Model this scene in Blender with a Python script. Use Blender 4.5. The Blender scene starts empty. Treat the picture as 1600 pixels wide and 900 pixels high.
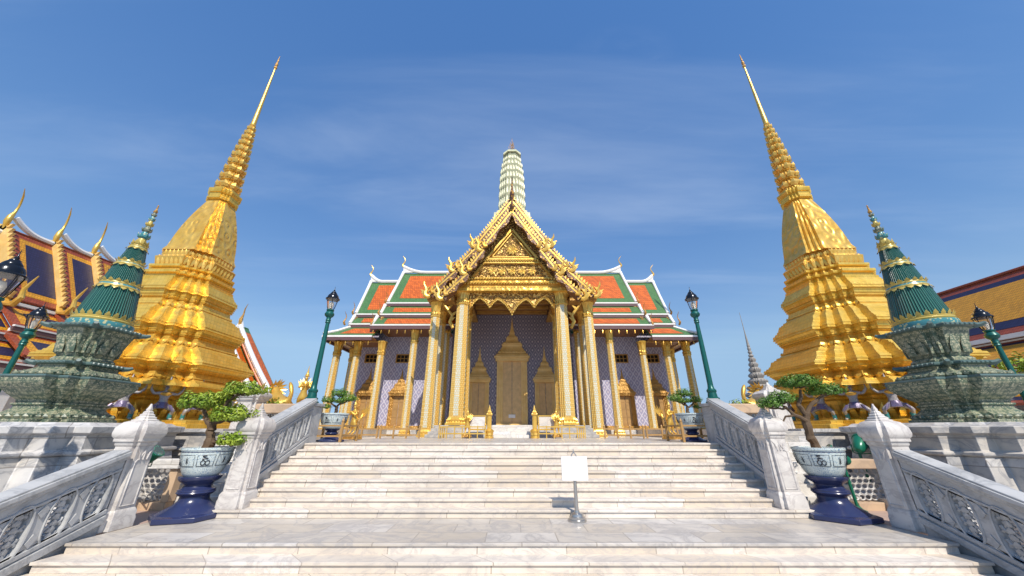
import bpy, math, random
from mathutils import Vector, Matrix
rnd = random.Random(7)
R = math.radians
S = bpy.context.scene
COL = S.collection

# ------------------------------------------------------------------ camera, sky, sun, exposure
cam_d = bpy.data.cameras.new('camera')
cam = bpy.data.objects.new('camera', cam_d); COL.objects.link(cam)
cam.location = (0, 0, 0)
cam.rotation_euler = (R(90 + 22.5), 0, 0)
cam_d.sensor_width = 36; cam_d.lens = 12.0; cam_d.clip_end = 5000; cam_d.clip_start = .05
S.camera = cam
SUN_EL, SUN_AZ = 47.0, 16.0            # elevation, degrees to the right of straight behind the camera
W = bpy.data.worlds.new('World'); S.world = W; W.use_nodes = True
nt = W.node_tree; nt.nodes.clear()
wo = nt.nodes.new('ShaderNodeOutputWorld'); bg = nt.nodes.new('ShaderNodeBackground')
sky = nt.nodes.new('ShaderNodeTexSky'); sky.sky_type = 'NISHITA'; sky.sun_disc = False
sky.sun_elevation = R(SUN_EL); sky.sun_rotation = R(180 - SUN_AZ)
sky.air_density = 1.35; sky.dust_density = 0.0; sky.ozone_density = 3.0; sky.altitude = 0
# thin cirrus: brightens the sky along the direction of view
tc = nt.nodes.new('ShaderNodeTexCoord')
def wn(t, **k):
    n = nt.nodes.new(t)
    for a, b in k.items(): setattr(n, a, b)
    return n
sep = wn('ShaderNodeSeparateXYZ'); nt.links.new(tc.outputs['Generated'], sep.inputs[0])
zz = wn('ShaderNodeMath', operation='MAXIMUM'); nt.links.new(sep.outputs[2], zz.inputs[0]); zz.inputs[1].default_value = .12
dx = wn('ShaderNodeMath', operation='DIVIDE'); nt.links.new(sep.outputs[0], dx.inputs[0]); nt.links.new(zz.outputs[0], dx.inputs[1])
dy = wn('ShaderNodeMath', operation='DIVIDE'); nt.links.new(sep.outputs[1], dy.inputs[0]); nt.links.new(zz.outputs[0], dy.inputs[1])
cmb = wn('ShaderNodeCombineXYZ'); nt.links.new(dx.outputs[0], cmb.inputs[0]); nt.links.new(dy.outputs[0], cmb.inputs[1])
def cirrus(rot, sx, sy, sc, seed, lo, hi):
    mp = wn('ShaderNodeMapping'); mp.inputs['Rotation'].default_value = (0, 0, R(rot)); mp.inputs['Scale'].default_value = (sx, sy, 1)
    mp.inputs['Location'].default_value = (seed, seed * .7, 0)
    nt.links.new(cmb.outputs[0], mp.inputs[0])
    n = wn('ShaderNodeTexNoise'); n.inputs['Scale'].default_value = sc; n.inputs['Detail'].default_value = 7
    n.inputs['Roughness'].default_value = .55; n.inputs['Distortion'].default_value = .5
    nt.links.new(mp.outputs[0], n.inputs['Vector'])
    r = wn('ShaderNodeValToRGB'); r.color_ramp.elements[0].position = lo; r.color_ramp.elements[1].position = hi
    r.color_ramp.interpolation = 'EASE'
    nt.links.new(n.outputs['Fac'], r.inputs[0]); return r
c1 = cirrus(62, .32, 1.5, 1.0, 3.1, .44, .84)
c2 = cirrus(118, .30, 1.5, 1.1, 8.4, .47, .86)
mx = wn('ShaderNodeMath', operation='MAXIMUM'); nt.links.new(c1.outputs[0], mx.inputs[0]); nt.links.new(c2.outputs[0], mx.inputs[1])
fz = wn('ShaderNodeMapRange'); nt.links.new(sep.outputs[2], fz.inputs[0]); fz.inputs[1].default_value = .10; fz.inputs[2].default_value = .55; fz.inputs[3].default_value = .0; fz.inputs[4].default_value = .30
ma = wn('ShaderNodeMath', operation='MULTIPLY'); nt.links.new(mx.outputs[0], ma.inputs[0]); nt.links.new(fz.outputs[0], ma.inputs[1])
# one ragged wisp high on the right
vd = wn('ShaderNodeVectorMath', operation='DISTANCE'); nt.links.new(tc.outputs['Generated'], vd.inputs[0]); vd.inputs[1].default_value = (.258, .600, .757)
vr_ = wn('ShaderNodeMapRange'); nt.links.new(vd.outputs['Value'], vr_.inputs[0]); vr_.inputs[1].default_value = .02; vr_.inputs[2].default_value = .16; vr_.inputs[3].default_value = 1.0; vr_.inputs[4].default_value = 0
c3 = cirrus(75, .9, 1.6, 3.4, 5.3, .36, .95)
mb_ = wn('ShaderNodeMath', operation='MULTIPLY'); nt.links.new(c3.outputs[0], mb_.inputs[0]); nt.links.new(vr_.outputs[0], mb_.inputs[1])
mc_ = wn('ShaderNodeMath', operation='MULTIPLY'); nt.links.new(mb_.outputs[0], mc_.inputs[0]); mc_.inputs[1].default_value = .5
ms = wn('ShaderNodeMath', operation='MAXIMUM'); nt.links.new(ma.outputs[0], ms.inputs[0]); nt.links.new(mc_.outputs[0], ms.inputs[1])
zc = wn('ShaderNodeMath', operation='MAXIMUM'); nt.links.new(sep.outputs[2], zc.inputs[0]); zc.inputs[1].default_value = .20
cv = wn('ShaderNodeCombineXYZ'); nt.links.new(sep.outputs[0], cv.inputs[0]); nt.links.new(sep.outputs[1], cv.inputs[1]); nt.links.new(zc.outputs[0], cv.inputs[2])
nv = wn('ShaderNodeVectorMath', operation='NORMALIZE'); nt.links.new(cv.outputs[0], nv.inputs[0]); nt.links.new(nv.outputs[0], sky.inputs['Vector'])
gm = wn('ShaderNodeGamma'); gm.inputs[1].default_value = .52; nt.links.new(sky.outputs[0], gm.inputs[0])
hs = wn('ShaderNodeHueSaturation'); hs.inputs['Saturation'].default_value = 1.85; hs.inputs['Hue'].default_value = .517; hs.inputs['Value'].default_value = 1.62
nt.links.new(gm.outputs[0], hs.inputs['Color'])
mixc = wn('ShaderNodeMix', data_type='RGBA'); nt.links.new(ms.outputs[0], mixc.inputs[0])
nt.links.new(hs.outputs[0], mixc.inputs[6]); mixc.inputs[7].default_value = (3.9, 4.5, 5.4, 1)
nt.links.new(mixc.outputs[2], bg.inputs[0]); bg.inputs[1].default_value = .15
nt.links.new(bg.outputs[0], wo.inputs[0])
sd = bpy.data.lights.new('sun', 'SUN'); sd.energy = 4.0; sd.angle = R(.5); sd.color = (1, .93, .82)
sun = bpy.data.objects.new('sun', sd); COL.objects.link(sun)
sv = Vector((math.sin(R(SUN_AZ)) * math.cos(R(SUN_EL)), -math.cos(R(SUN_AZ)) * math.cos(R(SUN_EL)), math.sin(R(SUN_EL))))
sun.rotation_euler = sv.to_track_quat('Z', 'Y').to_euler()
S.view_settings.view_transform = 'Standard'; S.view_settings.look = 'None'
S.view_settings.exposure = 0.34; S.view_settings.gamma = 1

# ------------------------------------------------------------------ materials
class NM:
    """small node-graph builder around a Principled shader"""
    def __init__(s, name, base=(.5, .5, .5), rough=.5, metal=0., spec=.5):
        s.m = bpy.data.materials.new(name); s.m.use_nodes = True
        s.t = s.m.node_tree; s.b = s.t.nodes['Principled BSDF']
        s.b.inputs['Base Color'].default_value = (*base, 1); s.b.inputs['Roughness'].default_value = rough
        s.b.inputs['Metallic'].default_value = metal; s.b.inputs['Specular IOR Level'].default_value = spec
        s.co = s.n('ShaderNodeTexCoord').outputs['Object']
    def n(s, t, **k):
        x = s.t.nodes.new(t)
        for a, b in k.items(): setattr(x, a, b)
        return x
    def l(s, a, b): s.t.links.new(a, b)
    def map(s, sc=(1, 1, 1), loc=(0, 0, 0), rot=(0, 0, 0), src=None):
        m = s.n('ShaderNodeMapping'); m.inputs['Scale'].default_value = sc; m.inputs['Location'].default_value = loc
        m.inputs['Rotation'].default_value = rot; s.l(src or s.co, m.inputs[0]); return m.outputs[0]
    def noise(s, scale, detail=4, rough=.55, dist=0, vec=None):
        x = s.n('ShaderNodeTexNoise'); x.inputs['Scale'].default_value = scale; x.inputs['Detail'].default_value = detail
        x.inputs['Roughness'].default_value = rough; x.inputs['Distortion'].default_value = dist
        s.l(vec or s.co, x.inputs['Vector']); return x.outputs['Fac']
    def voro(s, scale, feat='F1', vec=None, out='Distance'):
        x = s.n('ShaderNodeTexVoronoi', feature=feat); x.inputs['Scale'].default_value = scale
        s.l(vec or s.co, x.inputs['Vector']); return x.outputs[out]
    def ramp(s, f, stops, mode='LINEAR'):
        r = s.n('ShaderNodeValToRGB'); cr = r.color_ramp; cr.interpolation = mode
        while len(cr.elements) < len(stops): cr.elements.new(.5)
        for e, (p, c) in zip(cr.elements, stops):
            e.position = p; e.color = (*c, 1) if len(c) == 3 else c
        s.l(f, r.inputs[0]); return r.outputs[0]
    def mix(s, f, a, b, mode='MIX'):
        x = s.n('ShaderNodeMix', data_type='RGBA', blend_type=mode)
        for v, i in ((f, 0), (a, 6), (b, 7)):
            if isinstance(v, (int, float)): x.inputs[i].default_value = v
            elif isinstance(v, tuple): x.inputs[i].default_value = (*v, 1)
            else: s.l(v, x.inputs[i])
        return x.outputs[2]
    def math(s, op, a, b=None):
        x = s.n('ShaderNodeMath', operation=op)
        for i, v in enumerate((a, b)):
            if v is None: continue
            if isinstance(v, (int, float)): x.inputs[i].default_value = v
            else: s.l(v, x.inputs[i])
        return x.outputs[0]
    def col(s, c): s.l(c, s.b.inputs['Base Color']); return s
    def rgh(s, c): s.l(c, s.b.inputs['Roughness']); return s
    def bump(s, h, strength=.4, dist=.02):
        b = s.n('ShaderNodeBump'); b.inputs['Strength'].default_value = strength; b.inputs['Distance'].default_value = dist
        s.l(h, b.inputs['Height'])
        if s.b.inputs['Normal'].is_linked: s.l(s.b.inputs['Normal'].links[0].from_socket, b.inputs['Normal'])
        s.l(b.outputs[0], s.b.inputs['Normal']); return s
    def xyz(s, src=None):
        x = s.n('ShaderNodeSeparateXYZ'); s.l(src or s.co, x.inputs[0]); return x.outputs

M = {}
def gold(name, c0, c1, rough, metal, bs, bscale, tiles=None, relief=None):
    m = NM(name, c0, rough, metal)
    f = m.noise(1.7, 6, .6)
    m.col(m.mix(m.ramp(f, [(.3, (0, 0, 0)), (.72, (1, 1, 1))]), c0, c1))
    m.rgh(m.math('ADD', m.math('MULTIPLY', m.noise(9, 3), .28), rough - .12))
    m.bump(m.noise(bscale, 4), bs, .03)
    if tiles:
        x = m.xyz()
        v = m.n('ShaderNodeCombineXYZ'); m.l(m.math('ADD', x[0], x[1]), v.inputs[0]); m.l(x[2], v.inputs[1])
        b = m.n('ShaderNodeTexBrick'); b.inputs['Scale'].default_value = 1; b.inputs['Brick Width'].default_value = tiles; b.inputs['Row Height'].default_value = tiles
        b.offset = 0; b.inputs['Mortar Size'].default_value = .008; b.inputs['Mortar Smooth'].default_value = .3
        b.inputs['Color1'].default_value = (1, 1, 1, 1); b.inputs['Color2'].default_value = (.55, .55, .55, 1); b.inputs['Mortar'].default_value = (0, 0, 0, 1)
        m.l(v.outputs[0], b.inputs['Vector']); m.bump(b.outputs['Color'], .3, .015); m.col(m.mix(.32, m.b.inputs['Base Color'].links[0].from_socket, b.outputs['Color'], 'MULTIPLY'))
    if relief:
        d = m.voro(relief, 'SMOOTH_F1', vec=m.map((1, 1, .8)))
        d2 = m.math('SINE', m.math('MULTIPLY', d, 16))
        m.bump(d2, .45, .03)
    M[name] = m.m
gold('gold_leaf', (.87, .525, .065), (.94, .65, .15), .32, .55, .10, 5, tiles=.17)
gold('gold_relief', (.74, .40, .05), (.86, .56, .13), .34, .5, .25, 7, relief=2.4)
gold('gold_paint', (.72, .45, .13), (.84, .59, .24), .4, .1, .3, 9)
gold('gold_plain', (.72, .41, .06), (.86, .57, .15), .32, .55, .25, 12)
gold('gold_dull', (.42, .22, .05), (.62, .35, .09), .45, .35, .4, 9, relief=9)
# pediment: gilt scrolls over dark glass mosaic
m = NM('gold_pediment', (.8, .5, .1), .38, .45)
d = m.voro(4.2, 'SMOOTH_F1'); sn = m.math('SINE', m.math('MULTIPLY', d, 21)); 
m.col(m.mix(m.ramp(sn, [(-.0, (0, 0, 0)), (.3, (1, 1, 1))]), (.34, .19, .06), m.mix(m.noise(3), (.66, .41, .10), (.84, .58, .2)))); m.bump(sn, 1., .05); M['gold_pediment'] = m.m
# bargeboards: gilt cells, dark gaps between them drawn in the colour
m = NM('gold_barge', (.8, .5, .1), .45, .12)
m.col(m.mix(m.ramp(m.voro(5, out='Distance'), [(.30, (0, 0, 0)), (.42, (1, 1, 1))]), (.60, .33, .05), (.15, .07, .035))); m.bump(m.voro(9), .7, .03); M['gold_barge'] = m.m
# lower-chroma mosaic on the columns: small pale glass tiles
def mosaic(name, ca, cb, cg, w, h, rough=.3, metal=.1):
    m = NM(name, ca, rough, metal)
    x = m.xyz(); v = m.n('ShaderNodeCombineXYZ'); m.l(m.math('ADD', x[0], x[1]), v.inputs[0]); m.l(x[2], v.inputs[1])
    b = m.n('ShaderNodeTexBrick'); b.inputs['Scale'].default_value = 1; b.inputs['Brick Width'].default_value = w; b.inputs['Row Height'].default_value = h
    b.offset = .5; b.inputs['Mortar Size'].default_value = min(w, h) * .16; b.inputs['Mortar Smooth'].default_value = .2
    b.inputs['Color1'].default_value = (*ca, 1); b.inputs['Color2'].default_value = (*cb, 1); b.inputs['Mortar'].default_value = (*cg, 1)
    m.l(v.outputs[0], b.inputs['Vector']); m.col(b.outputs['Color']); m.bump(b.outputs['Fac'], -.4, .01); M[name] = m.m
mosaic('mosaic_pale', (.70, .70, .60), (.50, .58, .54), (.62, .44, .16), .10, .12)
mosaic('mosaic_gold', (.84, .54, .13), (.78, .55, .20), (.58, .35, .07), .09, .11, .35, .3)
# wall: lilac-blue lozenge tiles with pale rosettes
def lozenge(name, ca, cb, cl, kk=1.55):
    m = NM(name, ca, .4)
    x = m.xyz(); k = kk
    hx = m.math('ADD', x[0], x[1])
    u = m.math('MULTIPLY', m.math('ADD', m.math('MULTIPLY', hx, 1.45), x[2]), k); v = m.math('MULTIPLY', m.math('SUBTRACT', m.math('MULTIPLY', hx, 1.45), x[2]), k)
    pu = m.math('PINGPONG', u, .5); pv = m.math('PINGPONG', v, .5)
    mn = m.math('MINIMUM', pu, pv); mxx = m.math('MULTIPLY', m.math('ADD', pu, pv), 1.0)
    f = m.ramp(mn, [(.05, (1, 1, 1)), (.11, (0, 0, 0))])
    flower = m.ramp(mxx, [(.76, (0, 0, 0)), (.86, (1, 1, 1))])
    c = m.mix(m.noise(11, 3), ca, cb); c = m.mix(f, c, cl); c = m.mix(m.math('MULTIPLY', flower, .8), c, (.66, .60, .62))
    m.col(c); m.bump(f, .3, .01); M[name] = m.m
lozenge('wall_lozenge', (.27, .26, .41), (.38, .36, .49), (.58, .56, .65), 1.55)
lozenge('wall_lozenge_shaded', (.155, .145, .22), (.21, .19, .27), (.32, .30, .35), 1.5)  # darker copy for the portico wall, interior shade put into the colour
# marble: warm white with grey veins, laid in blocks
def marble(name, c0, c1, cv, blocks=None, rough=.42, vein=1.0, dirt=.35):
    m = NM(name, c0, rough)
    oi = m.n('ShaderNodeObjectInfo')
    off = m.n('ShaderNodeCombineXYZ'); m.l(m.math('MULTIPLY', oi.outputs['Random'], 37.), off.inputs[0]); m.l(m.math('MULTIPLY', oi.outputs['Random'], 11.), off.inputs[1])
    va = m.n('ShaderNodeVectorMath', operation='ADD'); m.l(m.co, va.inputs[0]); m.l(off.outputs[0], va.inputs[1]); P = va.outputs[0]
    wn_ = m.noise(1.15 * vein, 7, .62, 1.4, vec=m.map((1, 1.2, 1.7), (0, 0, 0), (0, R(22), R(30)), src=P))
    v = m.ramp(m.math('ABSOLUTE', m.math('SUBTRACT', wn_, .5)), [(.0, (1, 1, 1)), (.05, (.22, .22, .22)), (.16, (0, 0, 0))])
    base = m.mix(m.noise(.8, 5, .6, vec=P), c0, c1)
    if blocks:
        x = m.xyz(P); vv = m.n('ShaderNodeCombineXYZ'); m.l(m.math('ADD', x[0], m.math('MULTIPLY', x[1], 0 if blocks[2] else 1)), vv.inputs[0]); m.l(x[1] if blocks[2] else x[2], vv.inputs[1])
        b = m.n('ShaderNodeTexBrick'); b.inputs['Scale'].default_value = 1; b.inputs['Brick Width'].default_value = blocks[0]; b.inputs['Row Height'].default_value = blocks[1]
        b.inputs['Mortar Size'].default_value = .011; b.inputs['Mortar Smooth'].default_value = .1; b.inputs['Bias'].default_value = -.1
        b.inputs['Color1'].default_value = (1, 1, 1, 1); b.inputs['Color2'].default_value = (.80, .72, .60, 1); b.inputs['Mortar'].default_value = (.42, .37, .32, 1)
        m.l(vv.outputs[0], b.inputs['Vector']); base = m.mix(.85, base, b.outputs['Color'], 'MULTIPLY')
    c = m.mix(m.math('MULTIPLY', v, .75), base, cv)
    dn = m.ramp(m.noise(.55, 8, .7, .6, vec=P), [(.46, (0, 0, 0)), (.68, (1, 1, 1))])
    c = m.mix(m.math('MULTIPLY', dn, dirt), c, tuple(q * .62 for q in cv))
    st_ = m.ramp(m.noise(3.1, 9, .75, .3, vec=P), [(.60, (0, 0, 0)), (.70, (1, 1, 1))])
    c = m.mix(m.math('MULTIPLY', st_, dirt * .8), c, tuple(q * .55 for q in cv))
    m.col(c); m.bump(m.noise(18, 4, vec=P), .12, .01)
    m.rgh(m.math('ADD', m.math('MULTIPLY', m.noise(4, 4, vec=P), .35), rough - .12)); M[name] = m.m
marble('marble_step', (.81, .745, .66), (.73, .665, .585), (.50, .45, .41), (1.55, 9., False))
marble('marble_floor', (.70, .65, .59), (.58, .55, .51), (.36, .34, .33), (1.3, .62, True), .32, .8)
marble('marble_post', (.72, .68, .63), (.62, .58, .54), (.44, .40, .38), None, .4, 1.1, .5)
marble('marble_wall', (.70, .67, .63), (.54, .53, .52), (.28, .28, .29), (1.4, .55, False), .45, .9, .5)
marble('marble_grey', (.52, .515, .505), (.42, .42, .415), (.28, .285, .29), None, .5, .8, .4)
marble('marble_white', (.82, .80, .77), (.74, .72, .69), (.5, .48, .46), (1.1, .5, False), .4, .8, .15)
marble('sand_stone', (.62, .44, .28), (.54, .38, .25), (.42, .30, .21), None, .6, .6, .3)
# paving
m = NM('paving_red', (.5, .3, .25), .6)
b = m.n('ShaderNodeTexBrick'); b.inputs['Scale'].default_value = 1; b.inputs['Brick Width'].default_value = .5; b.inputs['Row Height'].default_value = .5; b.offset = 0
b.inputs['Mortar Size'].default_value = .012; b.inputs['Color1'].default_value = (.50, .33, .27, 1); b.inputs['Color2'].default_value = (.40, .27, .23, 1); b.inputs['Mortar'].default_value = (.28, .22, .2, 1)
m.l(m.co, b.inputs['Vector']); m.col(m.mix(.35, b.outputs['Color'], m.mix(m.noise(1.5, 6), (.3, .25, .22), (.6, .48, .4)))); M['paving_red'] = m.m
m = NM('paving_grey', (.4, .38, .35), .7)
b = m.n('ShaderNodeTexBrick'); b.inputs['Scale'].default_value = 1; b.inputs['Brick Width'].default_value = .9; b.inputs['Row Height'].default_value = .9; b.offset = .5
b.inputs['Mortar Size'].default_value = .012; b.inputs['Color1'].default_value = (.42, .39, .36, 1); b.inputs['Color2'].default_value = (.34, .32, .30, 1); b.inputs['Mortar'].default_value = (.2, .19, .18, 1)
m.l(m.co, b.inputs['Vector']); m.col(m.mix(.4, b.outputs['Color'], m.mix(m.noise(.7, 6), (.26, .25, .23), (.5, .47, .43)))); M['paving_grey'] = m.m
# glazed roof tiles
def tile(name, c, var=.25, sc=5.2, rough=.42):
    m = NM(name, c, rough)
    x = m.xyz(); v = m.n('ShaderNodeCombineXYZ'); m.l(m.math('ADD', x[0], x[1]), v.inputs[0]); m.l(x[2], v.inputs[1])
    b = m.n('ShaderNodeTexBrick'); b.inputs['Scale'].default_value = sc; b.inputs['Brick Width'].default_value = .6; b.inputs['Row Height'].default_value = .8; b.inputs['Mortar Size'].default_value = .05
    b.inputs['Color1'].default_value = (1, 1, 1, 1); b.inputs['Color2'].default_value = (1 - var, 1 - var, 1 - var, 1); b.inputs['Mortar'].default_value = (.42, .42, .42, 1)
    m.l(v.outputs[0], b.inputs['Vector']); m.col(m.mix(1., m.mix(m.noise(.9, 5), c, tuple(q * .8 for q in c)), b.outputs['Color'], 'MULTIPLY')); m.bump(b.outputs['Fac'], -.5, .02); M[name] = m.m
tile('tile_orange', (.78, .165, .014), .35, 3.4); tile('tile_green', (.10, .24, .075)); tile('tile_amber', (.80, .37, .025)); tile('tile_blue', (.035, .032, .085)); tile('tile_red', (.40, .085, .035))
def plain(name, c, rough=.5, metal=0, var=.25, sc=4, bump=.15, bsc=20):
    m = NM(name, c, rough, metal)
    m.col(m.mix(m.noise(sc, 6, .6), tuple(q * (1 - var) for q in c), tuple(min(1, q * (1 + var * .5)) for q in c)))
    m.bump(m.noise(bsc, 4), bump, .01); M[name] = m.m; return m
plain('flame_yellow', (.56, .42, .10), .35, .1, .35, 14)
plain('white_plaster', (.80, .79, .77), .5, 0, .15)
plain('fascia_dark', (.13, .07, .075), .5)
plain('soffit', (.26, .12, .05), .6)
plain('wood_door', (.46, .27, .10), .5, .15, .4, 3)
plain('door_gilt', (.74, .48, .21), .45, .1, .4, 3)
plain('blue_glaze', (.028, .038, .11), .24, 0, .4, 2, .1, 8)
plain('soil', (.42, .24, .10), .9, 0, .4, 14, .6)
plain('bark', (.13, .085, .05), .85, 0, .5, 9, .9, 26)
plain('lamp_green', (.006, .11, .092), .36, .2, .35, 6)
plain('lamp_dark', (.018, .022, .030), .22, .5, .3, 6)
plain('spot_green', (.01, .16, .09), .3, .1, .25, 6)
plain('steel', (.52, .50, .47), .3, .85, .15, 6)
plain('sign_white', (.80, .775, .75), .45, 0, .05)
plain('tile_teal', (.018, .115, .10), .25, 0, .4, 5, .1)
plain('glaze_line', (.10, .16, .15), .4, 0, .4, 9)
plain('grey_stone', (.30, .275, .245), .6, 0, .4, 5, .5, 14)
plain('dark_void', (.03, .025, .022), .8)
plain('ink', (.03, .035, .045), .4)
g = NM('lamp_glass', (.95, .92, .88), .03); g.b.inputs['Transmission Weight'].default_value = .95; g.b.inputs['IOR'].default_value = 1.12; M['lamp_glass'] = g.m
plain('lamp_bulb', (.85, .78, .66), .3, 0, .05)
plain('flesh_mosaic', (.44, .41, .41), .4, .05, .8, 22, .8, 30)
plain('cloth_violet', (.20, .16, .27), .35, .2, .9, 30, .5, 30)
plain('cloth_teal', (.05, .26, .26), .4, .1, .5, 18, .5, 30)
def leafmat(name, a, b_):
    m = NM(name, a, .5)
    oi = m.noise(5, 3); m.col(m.mix(m.ramp(oi, [(.35, (0, 0, 0)), (.65, (1, 1, 1))]), a, b_)); m.b.inputs['Subsurface Weight'].default_value = 0; M[name] = m.m
leafmat('leaf_bright', (.12, .22, .012), (.34, .42, .035)); leafmat('leaf_dark', (.05, .14, .012), (.15, .27, .03))
# green-and-buff porcelain encrusted pedestals
m = NM('porcelain_relief', (.2, .22, .15), .45)
def vr(sc, rnd_):
    x = m.n('ShaderNodeTexVoronoi'); x.inputs['Scale'].default_value = sc; x.inputs['Randomness'].default_value = rnd_; m.l(m.co, x.inputs['Vector']); return x.outputs['Distance']
d = vr(9, .55); e = vr(21, .7); zb = m.math('SINE', m.math('MULTIPLY', m.xyz()[2], 42.))
c = m.mix(m.ramp(d, [(.20, (0, 0, 0)), (.62, (1, 1, 1))]), m.mix(m.noise(2.5), (.42, .38, .25), (.26, .29, .18)), (.085, .125, .085))
c = m.mix(m.ramp(e, [(.16, (1, 1, 1)), (.42, (0, 0, 0))]), c, (.50, .46, .32)); c = m.mix(m.ramp(zb, [(.82, (0, 0, 0)), (.95, (.55, .55, .55))]), c, (.06, .10, .075)); m.col(c); m.bump(d, -1., .07); m.bump(e, -.6, .025); M['porcelain_relief'] = m.m
# teal flutes on the cones
m = NM('teal_flute', (.02, .12, .10), .3)
x = m.xyz(); an = m.math('ARCTAN2', x[1], x[0]); w = m.math('SINE', m.math('MULTIPLY', an, 60))
m.col(m.mix(m.ramp(w, [(.35, (0, 0, 0)), (.75, (1, 1, 1))]), (.014, .085, .072), (.075, .25, .19))); m.bump(w, .8, .03); M['teal_flute'] = m.m
m = NM('porcelain_band', (.4, .5, .5), .25)
m.col(m.mix(m.ramp(m.voro(11), [(.3, (0, 0, 0)), (.42, (1, 1, 1))]), (.55, .52, .28), (.06, .24, .26))); M['porcelain_band'] = m.m
# pale green and cream prang
m = NM('prang_mosaic', (.6, .62, .5), .4)
m.col(m.mix(m.ramp(m.voro(5.5), [(.25, (0, 0, 0)), (.45, (1, 1, 1))]), (.66, .59, .37), (.44, .46, .29))); m.bump(m.voro(5.5), -.8, .06); M['prang_mosaic'] = m.m
# bonsai pots: celadon ground with blue motif bands
m = NM('pot_porcelain', (.5, .58, .55), .16)
x = m.xyz(); an = m.math('MULTIPLY', m.math('ARCTAN2', x[1], x[0]), 9.5)
dz = m.math('MULTIPLY', x[2], 1.0)
v = m.n('ShaderNodeCombineXYZ'); m.l(an, v.inputs[0]); m.l(m.math('MULTIPLY', x[2], 15), v.inputs[1])
vo = m.voro(1.7, vec=v.outputs[0]); n_ = m.noise(2.2, 3, .6, 1.2, vec=v.outputs[0])
mot = m.ramp(n_, [(.56, (0, 0, 0)), (.60, (1, 1, 1))])
dots = m.ramp(vo, [(.2, (1, 1, 1)), (.28, (0, 0, 0))])
band = m.ramp(m.math('PINGPONG', m.math('MULTIPLY', x[2], 4.5), .5), [(.30, (0, 0, 0)), (.33, (1, 1, 1))], 'CONSTANT')
c = m.mix(m.math('MULTIPLY', mot, .85), (.58, .65, .63), (.10, .22, .38)); c = m.mix(m.math('MULTIPLY', m.math('MULTIPLY', dots, band), .8), c, (.05, .13, .26)); m.col(c); M['pot_porcelain'] = m.m

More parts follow.
